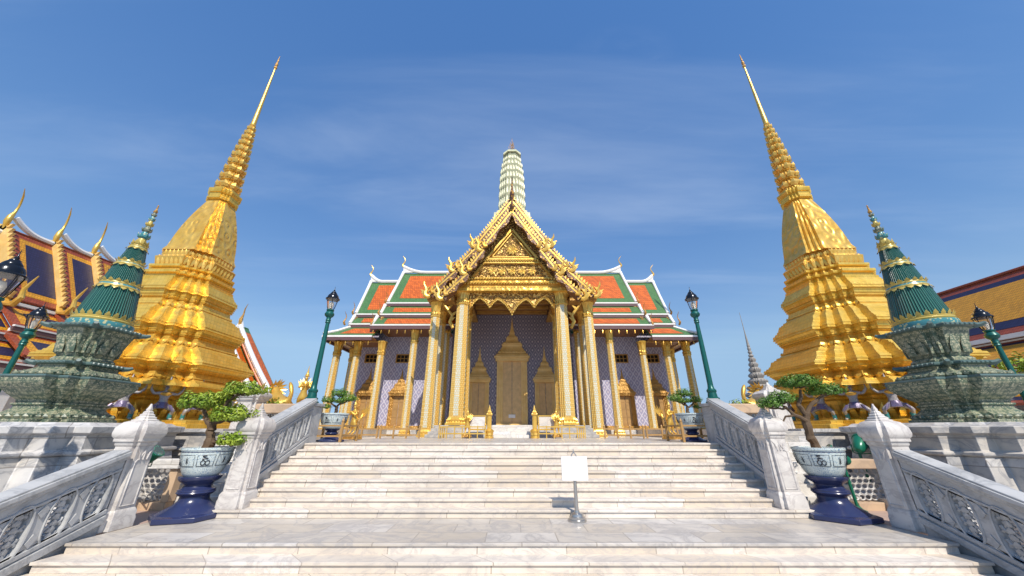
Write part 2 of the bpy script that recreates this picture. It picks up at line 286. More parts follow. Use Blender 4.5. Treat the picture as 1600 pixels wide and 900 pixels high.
# ------------------------------------------------------------------ mesh building
class MB:
    def __init__(s): s.v, s.f, s.mi = [], [], []; s.cur = 0
    def add(s, vs, fs):
        o = len(s.v); s.v += [tuple(p) for p in vs]; s.f += [tuple(o + i for i in f) for f in fs]; s.mi += [s.cur] * len(fs); return s
    def box(s, x0, x1, y0, y1, z0, z1):
        if x0 > x1: x0, x1 = x1, x0
        if y0 > y1: y0, y1 = y1, y0
        v = [(x, y, z) for z in (z0, z1) for x, y in ((x0, y0), (x1, y0), (x1, y1), (x0, y1))]
        return s.add(v, [(3, 2, 1, 0), (4, 5, 6, 7), (0, 1, 5, 4), (1, 2, 6, 5), (2, 3, 7, 6), (3, 0, 4, 7)])
    def loft(s, rings, cap0=True, cap1=True, closed=True):
        n = len(rings[0]); vs = [p for r in rings for p in r]; fs = []
        for k in range(len(rings) - 1):
            for i in range(n if closed else n - 1):
                j = (i + 1) % n; fs.append((k * n + i, k * n + j, (k + 1) * n + j, (k + 1) * n + i))
        if cap0: fs.append(tuple(range(n - 1, -1, -1)))
        if cap1: fs.append(tuple((len(rings) - 1) * n + i for i in range(n)))
        return s.add(vs, fs)
    def lathe(s, prof, n=24, c=(0, 0), cap0=True, cap1=True, ph=0, flute=0):
        rr = []
        for r, z in prof:
            rr.append([(c[0] + r * (1 + (flute if i % 2 else 0)) * math.cos(2 * math.pi * i / n + ph), c[1] + r * (1 + (flute if i % 2 else 0)) * math.sin(2 * math.pi * i / n + ph), z) for i in range(n)])
        return s.loft(rr, cap0, cap1)
    def plan(s, poly, prof, c=(0, 0), cap0=True, cap1=True):
        """poly: unit plan; prof: (half-width, z)"""
        return s.loft([[(c[0] + h * x, c[1] + h * y, z) for x, y in poly] for h, z in prof], cap0, cap1)
    def tube(s, pts, rad, n=8, cap=True):
        pts = [Vector(p) for p in pts]
        if isinstance(rad, (int, float)): rad = [rad] * len(pts)
        rings = []; up = Vector((0, 0, 1)); prev = None
        for i, p in enumerate(pts):
            d = (pts[min(i + 1, len(pts) - 1)] - pts[max(i - 1, 0)]).normalized()
            if prev is None: a = d.cross(up if abs(d.z) < .95 else Vector((1, 0, 0))).normalized()
            else:
                a = prev - d * prev.dot(d); a = a.normalized() if a.length > 1e-6 else d.orthogonal().normalized()
            b = d.cross(a); prev = a
            rings.append([p + (a * math.cos(2 * math.pi * k / n) + b * math.sin(2 * math.pi * k / n)) * rad[i] for k in range(n)])
        return s.loft(rings, cap, cap)
    def slab(s, poly, fr, th):
        """polygon (u,v) extruded along w by th; fr maps (u,v,w) to a point"""
        n = len(poly); a = [fr(u, v, 0) for u, v in poly]; b = [fr(u, v, th) for u, v in poly]
        fs = [tuple(range(n)), tuple(range(2 * n - 1, n - 1, -1))] + [((i + 1) % n, i, n + i, n + (i + 1) % n) for i in range(n)]
        return s.add(a + b, fs)
    def leaf(s, p, t, u, nrm, w, h, bulge=.3, lean=0.):
        p, t, u, nrm = Vector(p), Vector(t), Vector(u), Vector(nrm)
        P = lambda a, b, c: p + t * a * w + u * b * h + nrm * (c * w)
        v = [P(-.42, 0, .02), P(.42, 0, .02), P(.5, .4, .1 + lean), P(0, 1, .1 + 2 * lean), P(-.5, .4, .1 + lean), P(0, .35, bulge + lean), P(0, 0, bulge * .6)]
        return s.add(v, [(0, 6, 5, 4), (6, 1, 2, 5), (5, 2, 3), (4, 5, 3)])
    def petals(s, poly, z, step, w, h, down=False, bulge=.35, lean=0.1, maxl=99):
        """row of petals along a closed plan polygon (points x,y)"""
        n = len(poly)
        for i in range(n):
            a = Vector((*poly[i], z)); b = Vector((*poly[(i + 1) % n], z)); d = b - a; L = d.length
            if L < step * .4 or L > maxl: continue
            k = max(1, round(L / step)); t = d.normalized(); nr = Vector((t.y, -t.x, 0))
            for q in range(k): s.leaf(a + d * ((q + .5) / k), t, (0, 0, -1 if down else 1), nr, min(w, L / k * 1.0), h, bulge, lean)
        return s
    def ring_petals(s, r, z, n, w, h, c=(0, 0), down=False, bulge=.35, slope=0., lean=.1):
        for i in range(n):
            a = 2 * math.pi * (i + .5) / n; nr = Vector((math.cos(a), math.sin(a), 0)); t = Vector((-math.sin(a), math.cos(a), 0))
            u = Vector((0, 0, -1 if down else 1)) + nr * slope * (-1 if not down else 1)
            s.leaf(Vector((c[0], c[1], z)) + nr * r, t, u, nr, w, h, bulge, lean)
        return s
    def build(s, name, mat, parent=None, bevel=0, smooth=38, kind=None):
        me = bpy.data.meshes.new(name)
        o = bpy.data.objects.new(name, me); COL.objects.link(o)
        off = Vector(WL.get(parent.name, (0, 0, 0))) if parent else Vector((0, 0, 0))
        me.from_pydata([(x - off.x, y - off.y, z - off.z) for x, y, z in s.v], [], s.f)
        for k in (mat if isinstance(mat, (list, tuple)) else [mat]): me.materials.append(M[k] if isinstance(k, str) else k)
        if any(s.mi): me.polygons.foreach_set('material_index', s.mi)
        me.validate(); me.update()
        if smooth:
            me.polygons.foreach_set('use_smooth', [True] * len(me.polygons)); me.set_sharp_from_angle(angle=R(smooth))
        if parent: o.parent = parent; WL[o.name] = tuple(off)
        else: WL[o.name] = (0, 0, 0)
        if bevel:
            b = o.modifiers.new('bevel', 'BEVEL'); b.width = bevel; b.segments = 2; b.limit_method = 'ANGLE'; b.angle_limit = R(40)
        if kind: o['kind'] = kind
        return o
WL = {}
def thing(name, label, cat, loc=(0, 0, 0), group=None, rz=0):
    o = bpy.data.objects.new(name, None); COL.objects.link(o); o.empty_display_size = .2
    o.location = loc; o.rotation_euler = (0, 0, rz); WL[o.name] = tuple(loc)
    o['label'] = label; o['category'] = cat
    if group: o['group'] = group
    return o
def tag(o, label, cat, group=None):
    o['label'] = label; o['category'] = cat
    if group: o['group'] = group
    return o
def copy_tree(o, parent=None):
    c = o.copy(); COL.objects.link(c)
    if parent is not None: c.parent = parent
    for ch in list(o.children): copy_tree(ch, c)
    return c
def dup(o, loc, label, group=None, rz=None, sc=None):
    c = copy_tree(o); c.location = loc; c['label'] = label
    if group: c['group'] = group
    if rz is not None: c.rotation_euler = (0, 0, rz)
    if sc: c.scale = sc
    WL[c.name] = tuple(loc)
    return c
def redent(a, k):
    """unit square plan with corners stepped k times, flat half-face a; counter-clockwise"""
    q = []; st = (1 - a) / k
    for i in range(k):
        q += [(1 - i * st, a + i * st), (1 - (i + 1) * st, a + i * st)]
    q += [(a, 1)]
    out = []
    for r in range(4):
        c, s_ = ((1, 0), (0, 1), (-1, 0), (0, -1))[r]
        out += [(x * c - y * s_, x * s_ + y * c) for x, y in q]
    res = []
    for p in out:
        if not res or (abs(p[0] - res[-1][0]) + abs(p[1] - res[-1][1])) > 1e-6: res.append(p)
    return res
def lerp(a, b, t): return a + (b - a) * t
def flame_pts(h, lean=.35, curl=.25):
    """finial centre line in (u,v): rises, swings out, hooks back"""
    return [(0, 0), (.10 * h * curl * 4, .18 * h), (.02 * h, .42 * h), (-.04 * h, .62 * h), (lean * .35 * h, .82 * h), (lean * h, h)]

ZP, ZL, ZG = -.39, -1.83, -2.62      # upper terrace, landing, forecourt (eye height is zero)

# ------------------------------------------------------------------ ground, terraces, stairs
def structure(name, mb, mat, **k): return mb.build(name, mat, kind='structure', **k)
structure('ground', MB().add([(-900, -300, ZG), (900, -300, ZG), (900, 1500, ZG), (-900, 1500, ZG)], [(0, 1, 2, 3)]), 'paving_grey')
D0, TR, RS, NS = 11.5, .32, .16, 9               # top nosing distance, tread, riser, risers of the upper flight
DB = D0 - (NS - 1) * TR                          # face of the lowest riser of the upper flight
DL, TL = 7.17, .37                               # front edge of the landing, tread of the lower flight
HB, HT = 6.75, 6.33                              # half widths
landing = MB().box(-7.74, 7.74, DL + .03, DB + .3, ZG - .1, ZL - .045).build('landing', 'marble_step', kind='structure')
structure('landing_floor', MB().box(-7.76, 7.76, DL, DB + .3, ZL - .045, ZL), 'marble_floor', bevel=.008)
structure('side_floor', MB().box(-40, -7.765, DL + .9, 11.6, ZG - .1, ZL - .012).box(7.765, 40, DL + .9, 11.6, ZG - .1, ZL - .012), 'paving_red')
structure('upper_terrace', MB().box(-16, 16, D0 + .03, 60, ZG - .1, ZP - .045), 'marble_step')
structure('upper_terrace_floor', MB().box(-6.6, 6.6, D0 + .32, 60, ZP - .045, ZP - .002), 'marble_floor')

st = thing('staircase', 'wide flight of white veined marble steps rising to the temple terrace', 'stairs', (0, DB, ZL))
for i in range(NS):
    z = ZP - i * RS; d = D0 - i * TR
    hw = HB + .02 if i == NS - 1 else (HT + .12 + (i >= 6) * .35)
    m_ = MB().box(-hw, hw, d, d + TR + .05, z - .045, z).box(-hw + .02, hw - .02, d + .035, d + TR + .05, z - RS - (.0 if i == NS - 1 else .003), z - .045)
    m_.build('step', 'marble_step', st, bevel=.006)
st2 = thing('staircase', 'low front flight of marble steps leading up to the landing with the sign', 'stairs', (0, DL - 1, ZG))
for i in range(1, 6):
    z = ZL - i * RS; d = DL - i * TL; hw = 7.78 + i * .02
    if z - RS < ZG - .2: break
    MB().box(-hw, hw, d, d + TL + .05, z - .045, z).box(-hw + .02, hw - .02, d + .035, d + TL + .03, z - RS, z - .045).build('step', 'marble_step', st2, bevel=.006)

# ---- balustrades with pierced, scroll-filled ovals
def balustrade(root, x, th, u0, u1, zt, zb, slope, n, hw, hh, mat, inner):
    """panel in the plane x, from distance u0 to u1; zt, zb heights of the top/bottom at u0"""
    s = -1 if x < 0 else 1
    L = (u1 - u0) / n; H = zt - zb
    rail = .22; sill = .26
    def fr(u, v, w): return (x + s * w, u0 + u, zb + slope * u + v)
    pm = MB(); N = 28
    sc = MB()
    for c in range(n):
        cx = (c + .5) * L; cy = sill + (H - rail - sill) * .5
        rect, ell = [], []
        for k in range(N):
            a = 2 * math.pi * k / N; ca, sa = math.cos(a), math.sin(a)
            ell.append((cx + hw * math.copysign(abs(ca) ** .8, ca), cy + hh * math.copysign(abs(sa) ** .8, sa)))
            bw, bh = L / 2, (H - rail - sill) / 2
            t = min(bw / abs(ca) if abs(ca) > 1e-6 else 9, bh / abs(sa) if abs(sa) > 1e-6 else 9); rect.append((cx + ca * t, cy + sa * t))
        # snap the rectangle corners
        for cu, cv in ((1, 1), (1, -1), (-1, 1), (-1, -1)):
            q = (cx + cu * bw, cy + cv * bh); k = min(range(N), key=lambda k: (rect[k][0] - q[0]) ** 2 + (rect[k][1] - q[1]) ** 2); rect[k] = q
        ell2 = [(cx + (u - cx) * .86, cy + (v - cy) * .94) for u, v in ell]
        pm.loft([[fr(u, v, 0) for u, v in rect], [fr(u, v, 0) for u, v in ell], [fr(u, v, .03) for u, v in ell2], [fr(u, v, th) for u, v in ell2], [fr(u, v, th) for u, v in rect]], False, False)
        # raised oval rim
        pm.tube([fr(u, v, -.004) for u, v in ell] + [fr(*ell[0], -.004)], .018, 5)
        # scrolls
        sc = MB(); r2 = random.Random(c + int(abs(x) * 10))
        rows = 7; 
        for q in range(rows):
            v = cy - hh * .82 + (q + .5) * 2 * hh * .82 / rows
            hwid = hw * .84 * math.sqrt(max(.05, 1 - ((v - cy) / hh) ** 2))
            for sgn in (-1, 1):
                R0 = min(hwid * .5, hh / rows * .95)
                pts = []
                for k in range(10):
                    a = k / 9 * 5.0 + r2.uniform(-.2, .2); rr = R0 * (1 - .75 * k / 9)
                    pts.append(fr(cx + sgn * (hwid * .48 + rr * math.cos(a)), v + rr * math.sin(a) * (1 if q % 2 else -1) * 1.05, .055))
                sc.tube(pts, [.026 - .010 * k / 9 for k in range(10)], 5)
            sc.tube([fr(cx, v - hh / rows, .06), fr(cx + r2.uniform(-.02, .02), v + hh / rows, .06)], .02, 5)
            sc.leaf(fr(cx, v - .05, .04), (0, 1, 0), (0, 0, 1), (-s, 0, 0), .11, hh / rows * 1.7, .2)
        sc.build('openwork', mat, root)
    for a, b_ in ((0, sill), (H - rail, H)):
        pm.slab([(0, a), (u1 - u0, a), (u1 - u0, b_), (0, b_)], lambda u, v, w: fr(u, v, w), th)
    # small lozenge studs between ovals, mouldings
    for c in range(1, n):
        for v in (sill + .09, H - rail - .10):
            q = [(c * L - .07, v), (c * L, v - .10), (c * L + .07, v), (c * L, v + .10)]
            pm.slab(q, lambda u, v, w: fr(u, v, w - .02), .05)
    pm.build('panel', mat, root)
    mo = MB()
    for v0, v1, o in ((sill - .10, sill - .03, .025), (sill - .26, sill - .13, .05), (H - rail + .03, H - rail + .07, .02)):
        mo.slab([(0, v0), (u1 - u0, v0), (u1 - u0, v1), (0, v1)], lambda u, v, w: fr(u, v, w - o), th + 2 * o)
    mo.build('moulding', mat, root, bevel=.006)
    ra = MB(); U = u1 - u0
    for v0, v1, o in ((H, H + .07, .04), (H + .07, H + .15, .085), (H + .15, H + .185, .05)):
        ra.slab([(0, v0), (U, v0), (U, v1), (0, v1)], lambda u, v, w: fr(u, v, w - o), th + 2 * o)
    ra.build('handrail', 'marble_grey' if mat == 'marble_grey' else mat, root, bevel=.01)
    pl = MB()
    pl.slab([(0, -1.5), (U, -.9), (U, 0), (0, 0)], lambda u, v, w: fr(u, v, w + .01), th - .02)
    pl.build('plinth', mat, root)

def newel(x, d, z0, h, w, label, group, root_mat='marble_post'):
    t = thing('newel_post', label, 'post', (x, d, z0), group)
    P = redent(.72, 1)
    a = w / 2
    b = MB().plan(P, [(a * 1.22, z0), (a * 1.22, z0 + .07 * h), (a * 1.17, z0 + .085 * h), (a * 1.17, z0 + .12 * h), (a * 1.05, z0 + .145 * h), (a * 1.0, z0 + .15 * h)], (x, d))
    b.build('base', root_mat, t, bevel=.008)
    s = MB().plan(P, [(a, z0 + .15 * h), (a * .90, z0 + .635 * h)], (x, d), False, False)
    for sx, sy in ((1, 0), (-1, 0), (0, 1), (0, -1)):     # sunk-panel beads with pointed heads
        def fr(u, v, w, sx=sx, sy=sy): return (x + sx * (a * (.985 - .10 * (v / (.48 * h))) + w) - sy * u, d + sy * (a * (.985 - .10 * (v / (.48 * h))) + w) + sx * u, z0 + .15 * h + v)
        ww, hh = a * .52, .48 * h
        loop = [(-ww, .05 * hh), (ww, .05 * hh), (ww, .74 * hh), (ww * .4, .83 * hh), (0, .93 * hh), (-ww * .4, .83 * hh), (-ww, .74 * hh), (-ww, .05 * hh)]
        s.tube([fr(u, v, .006) for u, v in loop], .014, 4)
        for k in (-1, 0, 1):
            s.tube([fr(k * ww * .55, .78 * hh, .01), fr(k * ww * .75, .9 * hh, .016), fr(k * ww * 1.2, .97 * hh, .01)], [.02, .016, .004], 4)
    s.build('shaft', root_mat, t)
    cp = MB().plan(P, [(a * .90, z0 + .635 * h), (a * 1.0, z0 + .65 * h), (a * 1.0, z0 + .67 * h), (a * 1.12, z0 + .675 * h), (a * 1.12, z0 + .70 * h), (a * 1.26, z0 + .72 * h), (a * 1.30, z0 + .745 * h), (a * 1.26, z0 + .79 * h), (a * .98, z0 + .835 * h), (a * .66, z0 + .85 * h)], (x, d))
    cp.build('cap', root_mat, t, bevel=.006)
    zz_ = z0 + .845 * h; q = [(a * .62, zz_)]
    for k in range(4):
        r = a * (.66, .50, .37, .26)[k]; z1 = zz_ + k * .023 * h
        q += [(r, z1), (r * 1.03, z1 + .011 * h), (r * .84, z1 + .017 * h)]
    q += [(a * .15, zz_ + .092 * h), (a * .17, zz_ + .105 * h), (a * .10, zz_ + .125 * h), (.012, z0 + h)]
    MB().plan(P, q, (x, d)).build('finial', root_mat, t, bevel=.004)
    return t
side = {-1: 'left', 1: 'right'}
# lower balustrades run down from the landing posts towards the camera
for s in (-1, 1):
    d1, d0 = 7.75, 2.6; sl = .37
    zt1 = -.57; zb1 = -1.66
    t = thing('balustrade', 'grey carved stone balustrade with scroll-filled ovals sloping down in the front %s corner' % side[s], 'balustrade', (s * 7.9, d1, ZL), 'stone stair balustrades')
    U = d1 - d0
    balustrade(t, s * 7.86, .26, d0, d1, zt1 - sl * U, zb1 - sl * U, sl, 10, .165, .40, 'marble_grey', s)
    newel(s * 8.09, 8.08, ZL, 2.36, .54, 'large marble newel post with pointed cap heading the front %s balustrade' % side[s], 'marble newel posts')
    # upper balustrades beside the main flight
    d0, d1 = 9.62, 11.65
    t = thing('balustrade', 'grey pierced balustrade climbing the %s side of the main steps to the lamp pier' % side[s], 'balustrade', (s * 6.3, d0, ZL), 'stone stair balustrades')
    balustrade(t, s * 6.40, .26, d0, d1, -.10, -1.22, .42, 6, .105, .33, 'marble_grey', s)
    newel(s * 6.43, 9.28, ZL + RS, 2.30, .52, 'marble newel post with pointed cap at the foot of the main steps, %s side' % side[s], 'marble newel posts')
    # pier carrying the lamp at the head of the flight
    pr = thing('lamp_pier', 'grey marble pier under the tall %s lamp at the head of the steps' % side[s], 'pier', (s * 6.68, 11.95, ZP), 'lamp piers at the head of the steps')
    MB().box(s * 6.68 - .27, s * 6.68 + .27, 11.66, 12.23, ZP - .6, .70).build('shaft', 'marble_grey', pr, bevel=.02)
    MB().box(s * 6.68 - .33, s * 6.68 + .33, 11.655, 12.26, .70, .80).build('cap', 'marble_grey', pr, bevel=.02)

# ---- chedi terraces: stepped white marble footing, wall, parapet
for s in (-1, 1):
    t = thing('terrace_wall', 'veined marble retaining wall with stepped white foot below the golden stupa on the %s' % side[s], 'wall', (s * 14, 11.2, ZL), 'terrace walls')
    def ext(prof, x0, x1, mat, name):
        mb = MB(); a = [(s * x0, d, z) for d, z in prof]; b = [(s * x1, d, z) for d, z in prof]
        n = len(prof); mb.add(a + b, [tuple(range(n)), tuple(range(2 * n - 1, n - 1, -1))] + [((i + 1) % n, i, n + i, n + (i + 1) % n) for i in range(n)])
        mb.build(name, mat, t, bevel=.008)
    foot = [(11.9, ZL - .3)]
    for k in range(6): foot += [(10.05 + k * .22, ZL - .3 if k == 0 else ZL + k * .245), (10.05 + k * .22, ZL + (k + 1) * .245)]
    foot += [(11.9, ZL + 6 * .245)]
    ext(foot, 6.78, 8.9, 'marble_white', 'stepped_foot')
    ext([(12.2, ZL - .3), (11.5, ZL - .3), (11.5, -.62), (11.43, -.58), (11.43, -.52), (11.5, -.5), (11.5, -.12), (11.40, -.08), (11.40, .02), (12.2, .02)], 8.92, 19.5, 'marble_wall', 'wall_face')
    ext([(12.2, ZL - .3), (11.3, ZL - .3), (11.3, -.05), (12.2, -.05)], 6.8, 8.91, 'marble_wall', 'wall_return')
    ext([(30, ZL - .3), (12.21, ZL - .3), (12.21, .0), (30, .0)], 8.6, 26, 'marble_floor', 'terrace_slab')
    # lattice parapet on the landing side floor
    p = thing('lattice_parapet', 'low pierced lattice parapet with sandstone posts behind the %s landing pot' % side[s], 'parapet', (s * 9.3, 9.9, ZL), 'lattice parapets')
    x0, x1, d = 8.55, 11.4, 9.85
    MB().box(s * x0, s * x1, d - .05, d + .20, ZL - .02, ZL + .16).build('base', 'sand_stone', p, bevel=.012)
    MB().box(s * (x0 - .06), s * (x1 + .05), d - .10, d + .25, ZL + .90, ZL + 1.12).build('cap', 'sand_stone' if s > 0 else 'marble_white', p, bevel=.02)
    for xc in ((8.62, 9.62, 10.9) if s < 0 else (9.75, 11.2)):
        MB().box(s * (xc - .1) , s * (xc + (.1 if s < 0 else .28)), d - .03, d + .18, ZL + .16, ZL + .90).build('post', 'sand_stone', p, bevel=.012)
    la = MB(); pitch = .155
    nx = int((x1 - x0) / pitch)
    for i in range(nx):
        for j in range(6):
            cx = s * (x0 + (i + .5) * pitch); cz = ZL + .20 + (j + .5) * .118
            if j % 2: cx += pitch * .5 * s
            pts = [(cx + .078 * math.cos(a), d + .07, cz + .062 * math.sin(a)) for a in [2 * math.pi * k / 10 for k in range(11)]]
            la.tube(pts, .017, 4, False)
    la.build('lattice', 'marble_wall', p)
    # parapet on the terrace beside the lamp pier
    p = thing('terrace_parapet', 'short sandstone parapet over a pierced stone grille beside the %s lamp' % side[s], 'parapet', (s * 7.8, 13, 0), 'terrace parapets')
    MB().box(s * 6.85, s * 9.5, 12.7, 13.15, .52, .84).build('cap', 'sand_stone', p, bevel=.03)
    MB().box(s * 6.95, s * 9.4, 12.8, 13.05, -.6, -.02).build('base', 'marble_wall', p, bevel=.02)
    la = MB()
    for i in range(11):
        for j in range(3):
            cx = s * (7.05 + i * .22); cz = .08 + j * .18
            la.tube([(cx + .115 * math.cos(a), 12.92, cz + .095 * math.sin(a)) for a in [2 * math.pi * k / 8 for k in range(9)]], .026, 4, False)
    la.build('grille', 'marble_wall', p)
    newel(s * 9.35, 12.9, -.35, 1.95, .72, 'marble post with stepped cap at the outer end of the %s sandstone parapet' % side[s], 'marble newel posts')

# ------------------------------------------------------------------ golden stupas
def build_chedi(label, loc):
    t = thing('golden_stupa', label, 'stupa', (0, 0, 0), 'golden stupas')
    P = redent(.46, 4); P3 = redent(.5, 3)
    def tier(h0, h1, z0, z1, petals=None):
        L = [(0, 1.01), (.07, 1.01), (.072, .975), (.11, .975), (.112, .945), (.17, .945), (.172, .91), (.25, .885), (.252, .90), (.29, .90), (.292, .868), (.46, .862), (.462, .895), (.49, .895), (.492, .915), (.54, .915), (.542, .935), (.60, .95), (.66, .98), (.662, 1.025), (.73, 1.025), (.732, 1.035), (.79, 1.035), (.792, 1.01), (.85, 1.01), (.852, .985), (.92, .985), (.922, .97), (1., .97)]
        mb = MB().plan(P, [(lerp(h0, h1, q) * w, lerp(z0, z1, q)) for q, w in L])
        # scalloped fan motif on each redent face, mid height
        for q, w, dn in ((.30, .90, True), (.50, .895, False)):
            h = lerp(h0, h1, q) * w; mb.petals([(x * h, y * h) for x, y in P], lerp(z0, z1, q + (.02 if dn else .0)), .34 * h / 2.4, .30 * h / 2.4, (z1 - z0) * .15, dn, .2, .03, maxl=.6)
        mb.build('tier', 'gold_leaf', t, smooth=14)
    MB().plan(P, [(3.55, 0), (3.55, .16), (3.40, .20), (3.40, .30), (3.0, .34)]).build('plinth', 'gold_leaf', t, smooth=14)
    mb = MB().plan(P, [(2.62, .30), (2.62, .55), (2.55, .60), (2.55, 1.02), (2.66, 1.08), (2.66, 1.14), (2.9, 1.2), (3.12, 1.32), (3.16, 1.34), (3.16, 1.5), (3.05, 1.52)])
    mb.petals([(x * 2.62, y * 2.62) for x, y in P], .42, .42, .36, .5, False, .25)
    mb.build('base_storey', 'gold_leaf', t, smooth=14)
    tier(3.42, 2.94, 1.5, 2.78); tier(2.82, 2.28, 2.78, 4.4); tier(2.18, 1.66, 4.4, 6.0)
    MB().plan(P, [(1.58, 6.0), (1.58, 6.12), (1.46, 6.14), (1.46, 6.3), (1.58, 6.34), (1.58, 6.46), (1.42, 6.5), (1.36, 6.64), (1.48, 6.68), (1.48, 6.78), (1.3, 6.8)]).build('cornice', 'gold_leaf', t, smooth=14)
    mb = MB().plan(P, [(1.26, 6.78), (1.36, 6.95), (1.42, 7.2), (1.3, 7.32), (1.25, 7.34), (1.25, 7.5), (1.16, 7.52), (1.16, 7.66)])
    mb.petals([(x * 1.32, y * 1.32) for x, y in P], 6.84, .20, .22, .46, False, .4, .12)
    mb.petals([(x * 1.20, y * 1.20) for x, y in P], 7.36, .17, .18, .26, False, .4, .1)
    mb.build('lotus_band', 'gold_plain', t)
    prof = []
    for k in range(15):
        q = k / 14; h = 1.10 + .05 * math.sin(q * math.pi) - .62 * q ** 1.3
        prof.append((h + (.10 * (1 - q / .12) ** 2 if q < .12 else 0), 7.66 + q * 3.3))
    mb = MB().plan(redent(.62, 3), prof); mb.build('bell', 'gold_relief', t)
    mb = MB().plan(P3, [(.50, 10.96), (.62, 11.0), (.62, 11.1), (.56, 11.12), (.56, 11.36), (.62, 11.38), (.66, 11.5), (.66, 11.6), (.5, 11.62), (.46, 11.8)])
    mb.build('throne', 'gold_leaf', t, smooth=14)
    z = 11.8; N = 10
    for k in range(N):
        q = k / N; r = lerp(.50, .16, q); h = lerp(.60, .32, q)
        m_ = MB().plan(redent(.55, 2), [(r * .72, z), (r * .86, z + .05 * h), (r * 1.0, z + .35 * h), (r * .98, z + .6 * h), (r * .70, z + .85 * h), (r * .64, z + h + .01)])
        m_.ring_petals(r * .92, z + .12 * h, 8, r * .72, h * .62, bulge=.35, lean=.12)
        m_.build('lotus_ring', 'gold_plain', t); z += h
    zt = z
    MB().lathe([(.15, zt), (.165, zt + .05), (.13, zt + .12), (.125, zt + .3), (.085, zt + 2.6), (.045, 21.55)], 14).build('spire', 'gold_plain', t)
    MB().lathe([(.04, 21.55), (.09, 21.62), (.10, 21.72), (.05, 21.8), (.085, 21.95), (.08, 22.05), (.035, 22.2), (.05, 22.3), (.012, 22.8)], 10).build('finial', 'gold_dull', t)
    t.location = loc; WL[t.name] = loc
    return t
CX, CD = 15.35, 15.0
build_chedi('tall golden stupa with stepped tiers and slender spire on the left of the temple', (-CX, CD, 0))
ch = [o for o in COL.objects if o.name.startswith('golden_stupa')][0]
dup(ch, (CX - .35, CD - .1, 0), 'tall golden stupa with stepped tiers and slender spire on the right of the temple')

# ---- guardian figures standing round the feet of the stupas, arms raised to carry it
def body(name, edges_pts, root, mat, lv=1):
    """one continuous skinned figure: edges_pts = list of chains of (x,y,z,r); first point of the first chain is the root"""
    vs, es, rs = [], [], []
    def idx(p):
        for i, q in enumerate(vs):
            if (Vector(q) - Vector(p[:3])).length < 1e-4: return i
        vs.append(p[:3]); rs.append(p[3]); return len(vs) - 1
    for ch_ in edges_pts:
        pr = None
        for p in ch_:
            i = idx(p)
            if pr is not None: es.append((pr, i))
            pr = i
    me = bpy.data.meshes.new(name); me.from_pydata(vs, es, []); me.materials.append(M[mat])
    o = bpy.data.objects.new(name, me); COL.objects.link(o); o.parent = root
    sk = o.modifiers.new('skin', 'SKIN'); sk.use_smooth_shade = True
    for i, d in enumerate(me.skin_vertices[0].data):
        d.radius = (rs[i], rs[i]); d.use_root = (i == 0)
    m_ = o.modifiers.new('sub', 'SUBSURF'); m_.levels = lv; m_.render_levels = lv
    return o
def guardian(label, group):
    t = thing('guardian_statue', label, 'statue', (0, 0, 0), group)
    arms = [[(0, 0, .78, .13), (s * .17, -.02, 1.17, .085), (s * .36, -.10, 1.12, .062), (s * .50, -.10, 1.30, .05), (s * .52, -.06, 1.48, .042), (s * .50, -.08, 1.56, .05)] for s in (-1, 1)]
    chains = [[(0, 0, .66, .15), (0, -.01, .82, .125), (0, -.02, 1.02, .16), (0, -.02, 1.17, .13), (0, -.03, 1.27, .065), (0, -.05, 1.36, .105), (0, -.05, 1.46, .10), (0, -.04, 1.53, .06)]]
    for s in (-1, 1):
        chains.append([(0, -.02, 1.17, .13), (s * .20, -.03, 1.17, .08), (s * .38, -.10, 1.13, .062), (s * .50, -.10, 1.30, .05), (s * .53, -.05, 1.47, .04), (s * .50, -.09, 1.55, .048)])
        chains.append([(0, 0, .66, .15), (s * .15, -.04, .60, .115), (s * .40, -.16, .44, .085), (s * .38, -.06, .24, .065), (s * .37, -.04, .08, .055), (s * .43, -.20, .05, .05)])
    body('body', chains, t, 'flesh_mosaic')
    k = MB().lathe([(.15, .78), (.18, .72), (.22, .60), (.24, .52)], 14, (0, -.02), False, False, flute=.07); k.build('kilt', 'cloth_violet', t)
    for s in (-1, 1):
        m_ = MB()
        m_.leaf((s * .22, -.20, .66), (.8, -s * .3, 0), (s * .5, -.3, -1), (0, -1, 0), .15, .30, .25); m_.leaf((s * .26, -.12, .62), (.8, 0, 0), (s * .8, -.1, -.9), (0, -1, 0), .14, .28, .25)
        m_.build('sash', 'cloth_violet', t)
        b = MB(); b.tube([(s * .37, -.05, .30), (s * .37, -.05, .06)], [.085, .075], 8); b.build('boot', 'cloth_teal', t)
    m_ = MB(); m_.lathe([(.125, 1.47), (.135, 1.50), (.105, 1.54), (.11, 1.56), (.075, 1.62), (.08, 1.64), (.045, 1.72), (.012, 1.92)], 10, (0, -.045)); m_.build('crown', 'flesh_mosaic', t)
    m_ = MB(); m_.box(-.025, .025, -.175, -.13, 1.37, 1.43).box(-.055, .055, -.155, -.13, 1.325, 1.345)
    for s in (-1, 1): m_.lathe([(.0, 1.405), (.022, 1.42), (.0, 1.44)], 6, (s * .045, -.145)); m_.leaf((s * .11, -.05, 1.36), (0, 1, 0), (s * .2, 0, 1), (s, 0, 0), .08, .16)
    m_.build('face', 'cloth_violet', t)
    m_ = MB(); m_.lathe([(.17, 1.20), (.22, 1.16), (.20, 1.10), (.14, 1.05)], 12, (0, -.02), False, False); m_.build('collar', 'gold_plain', t)
    return t
gd = None
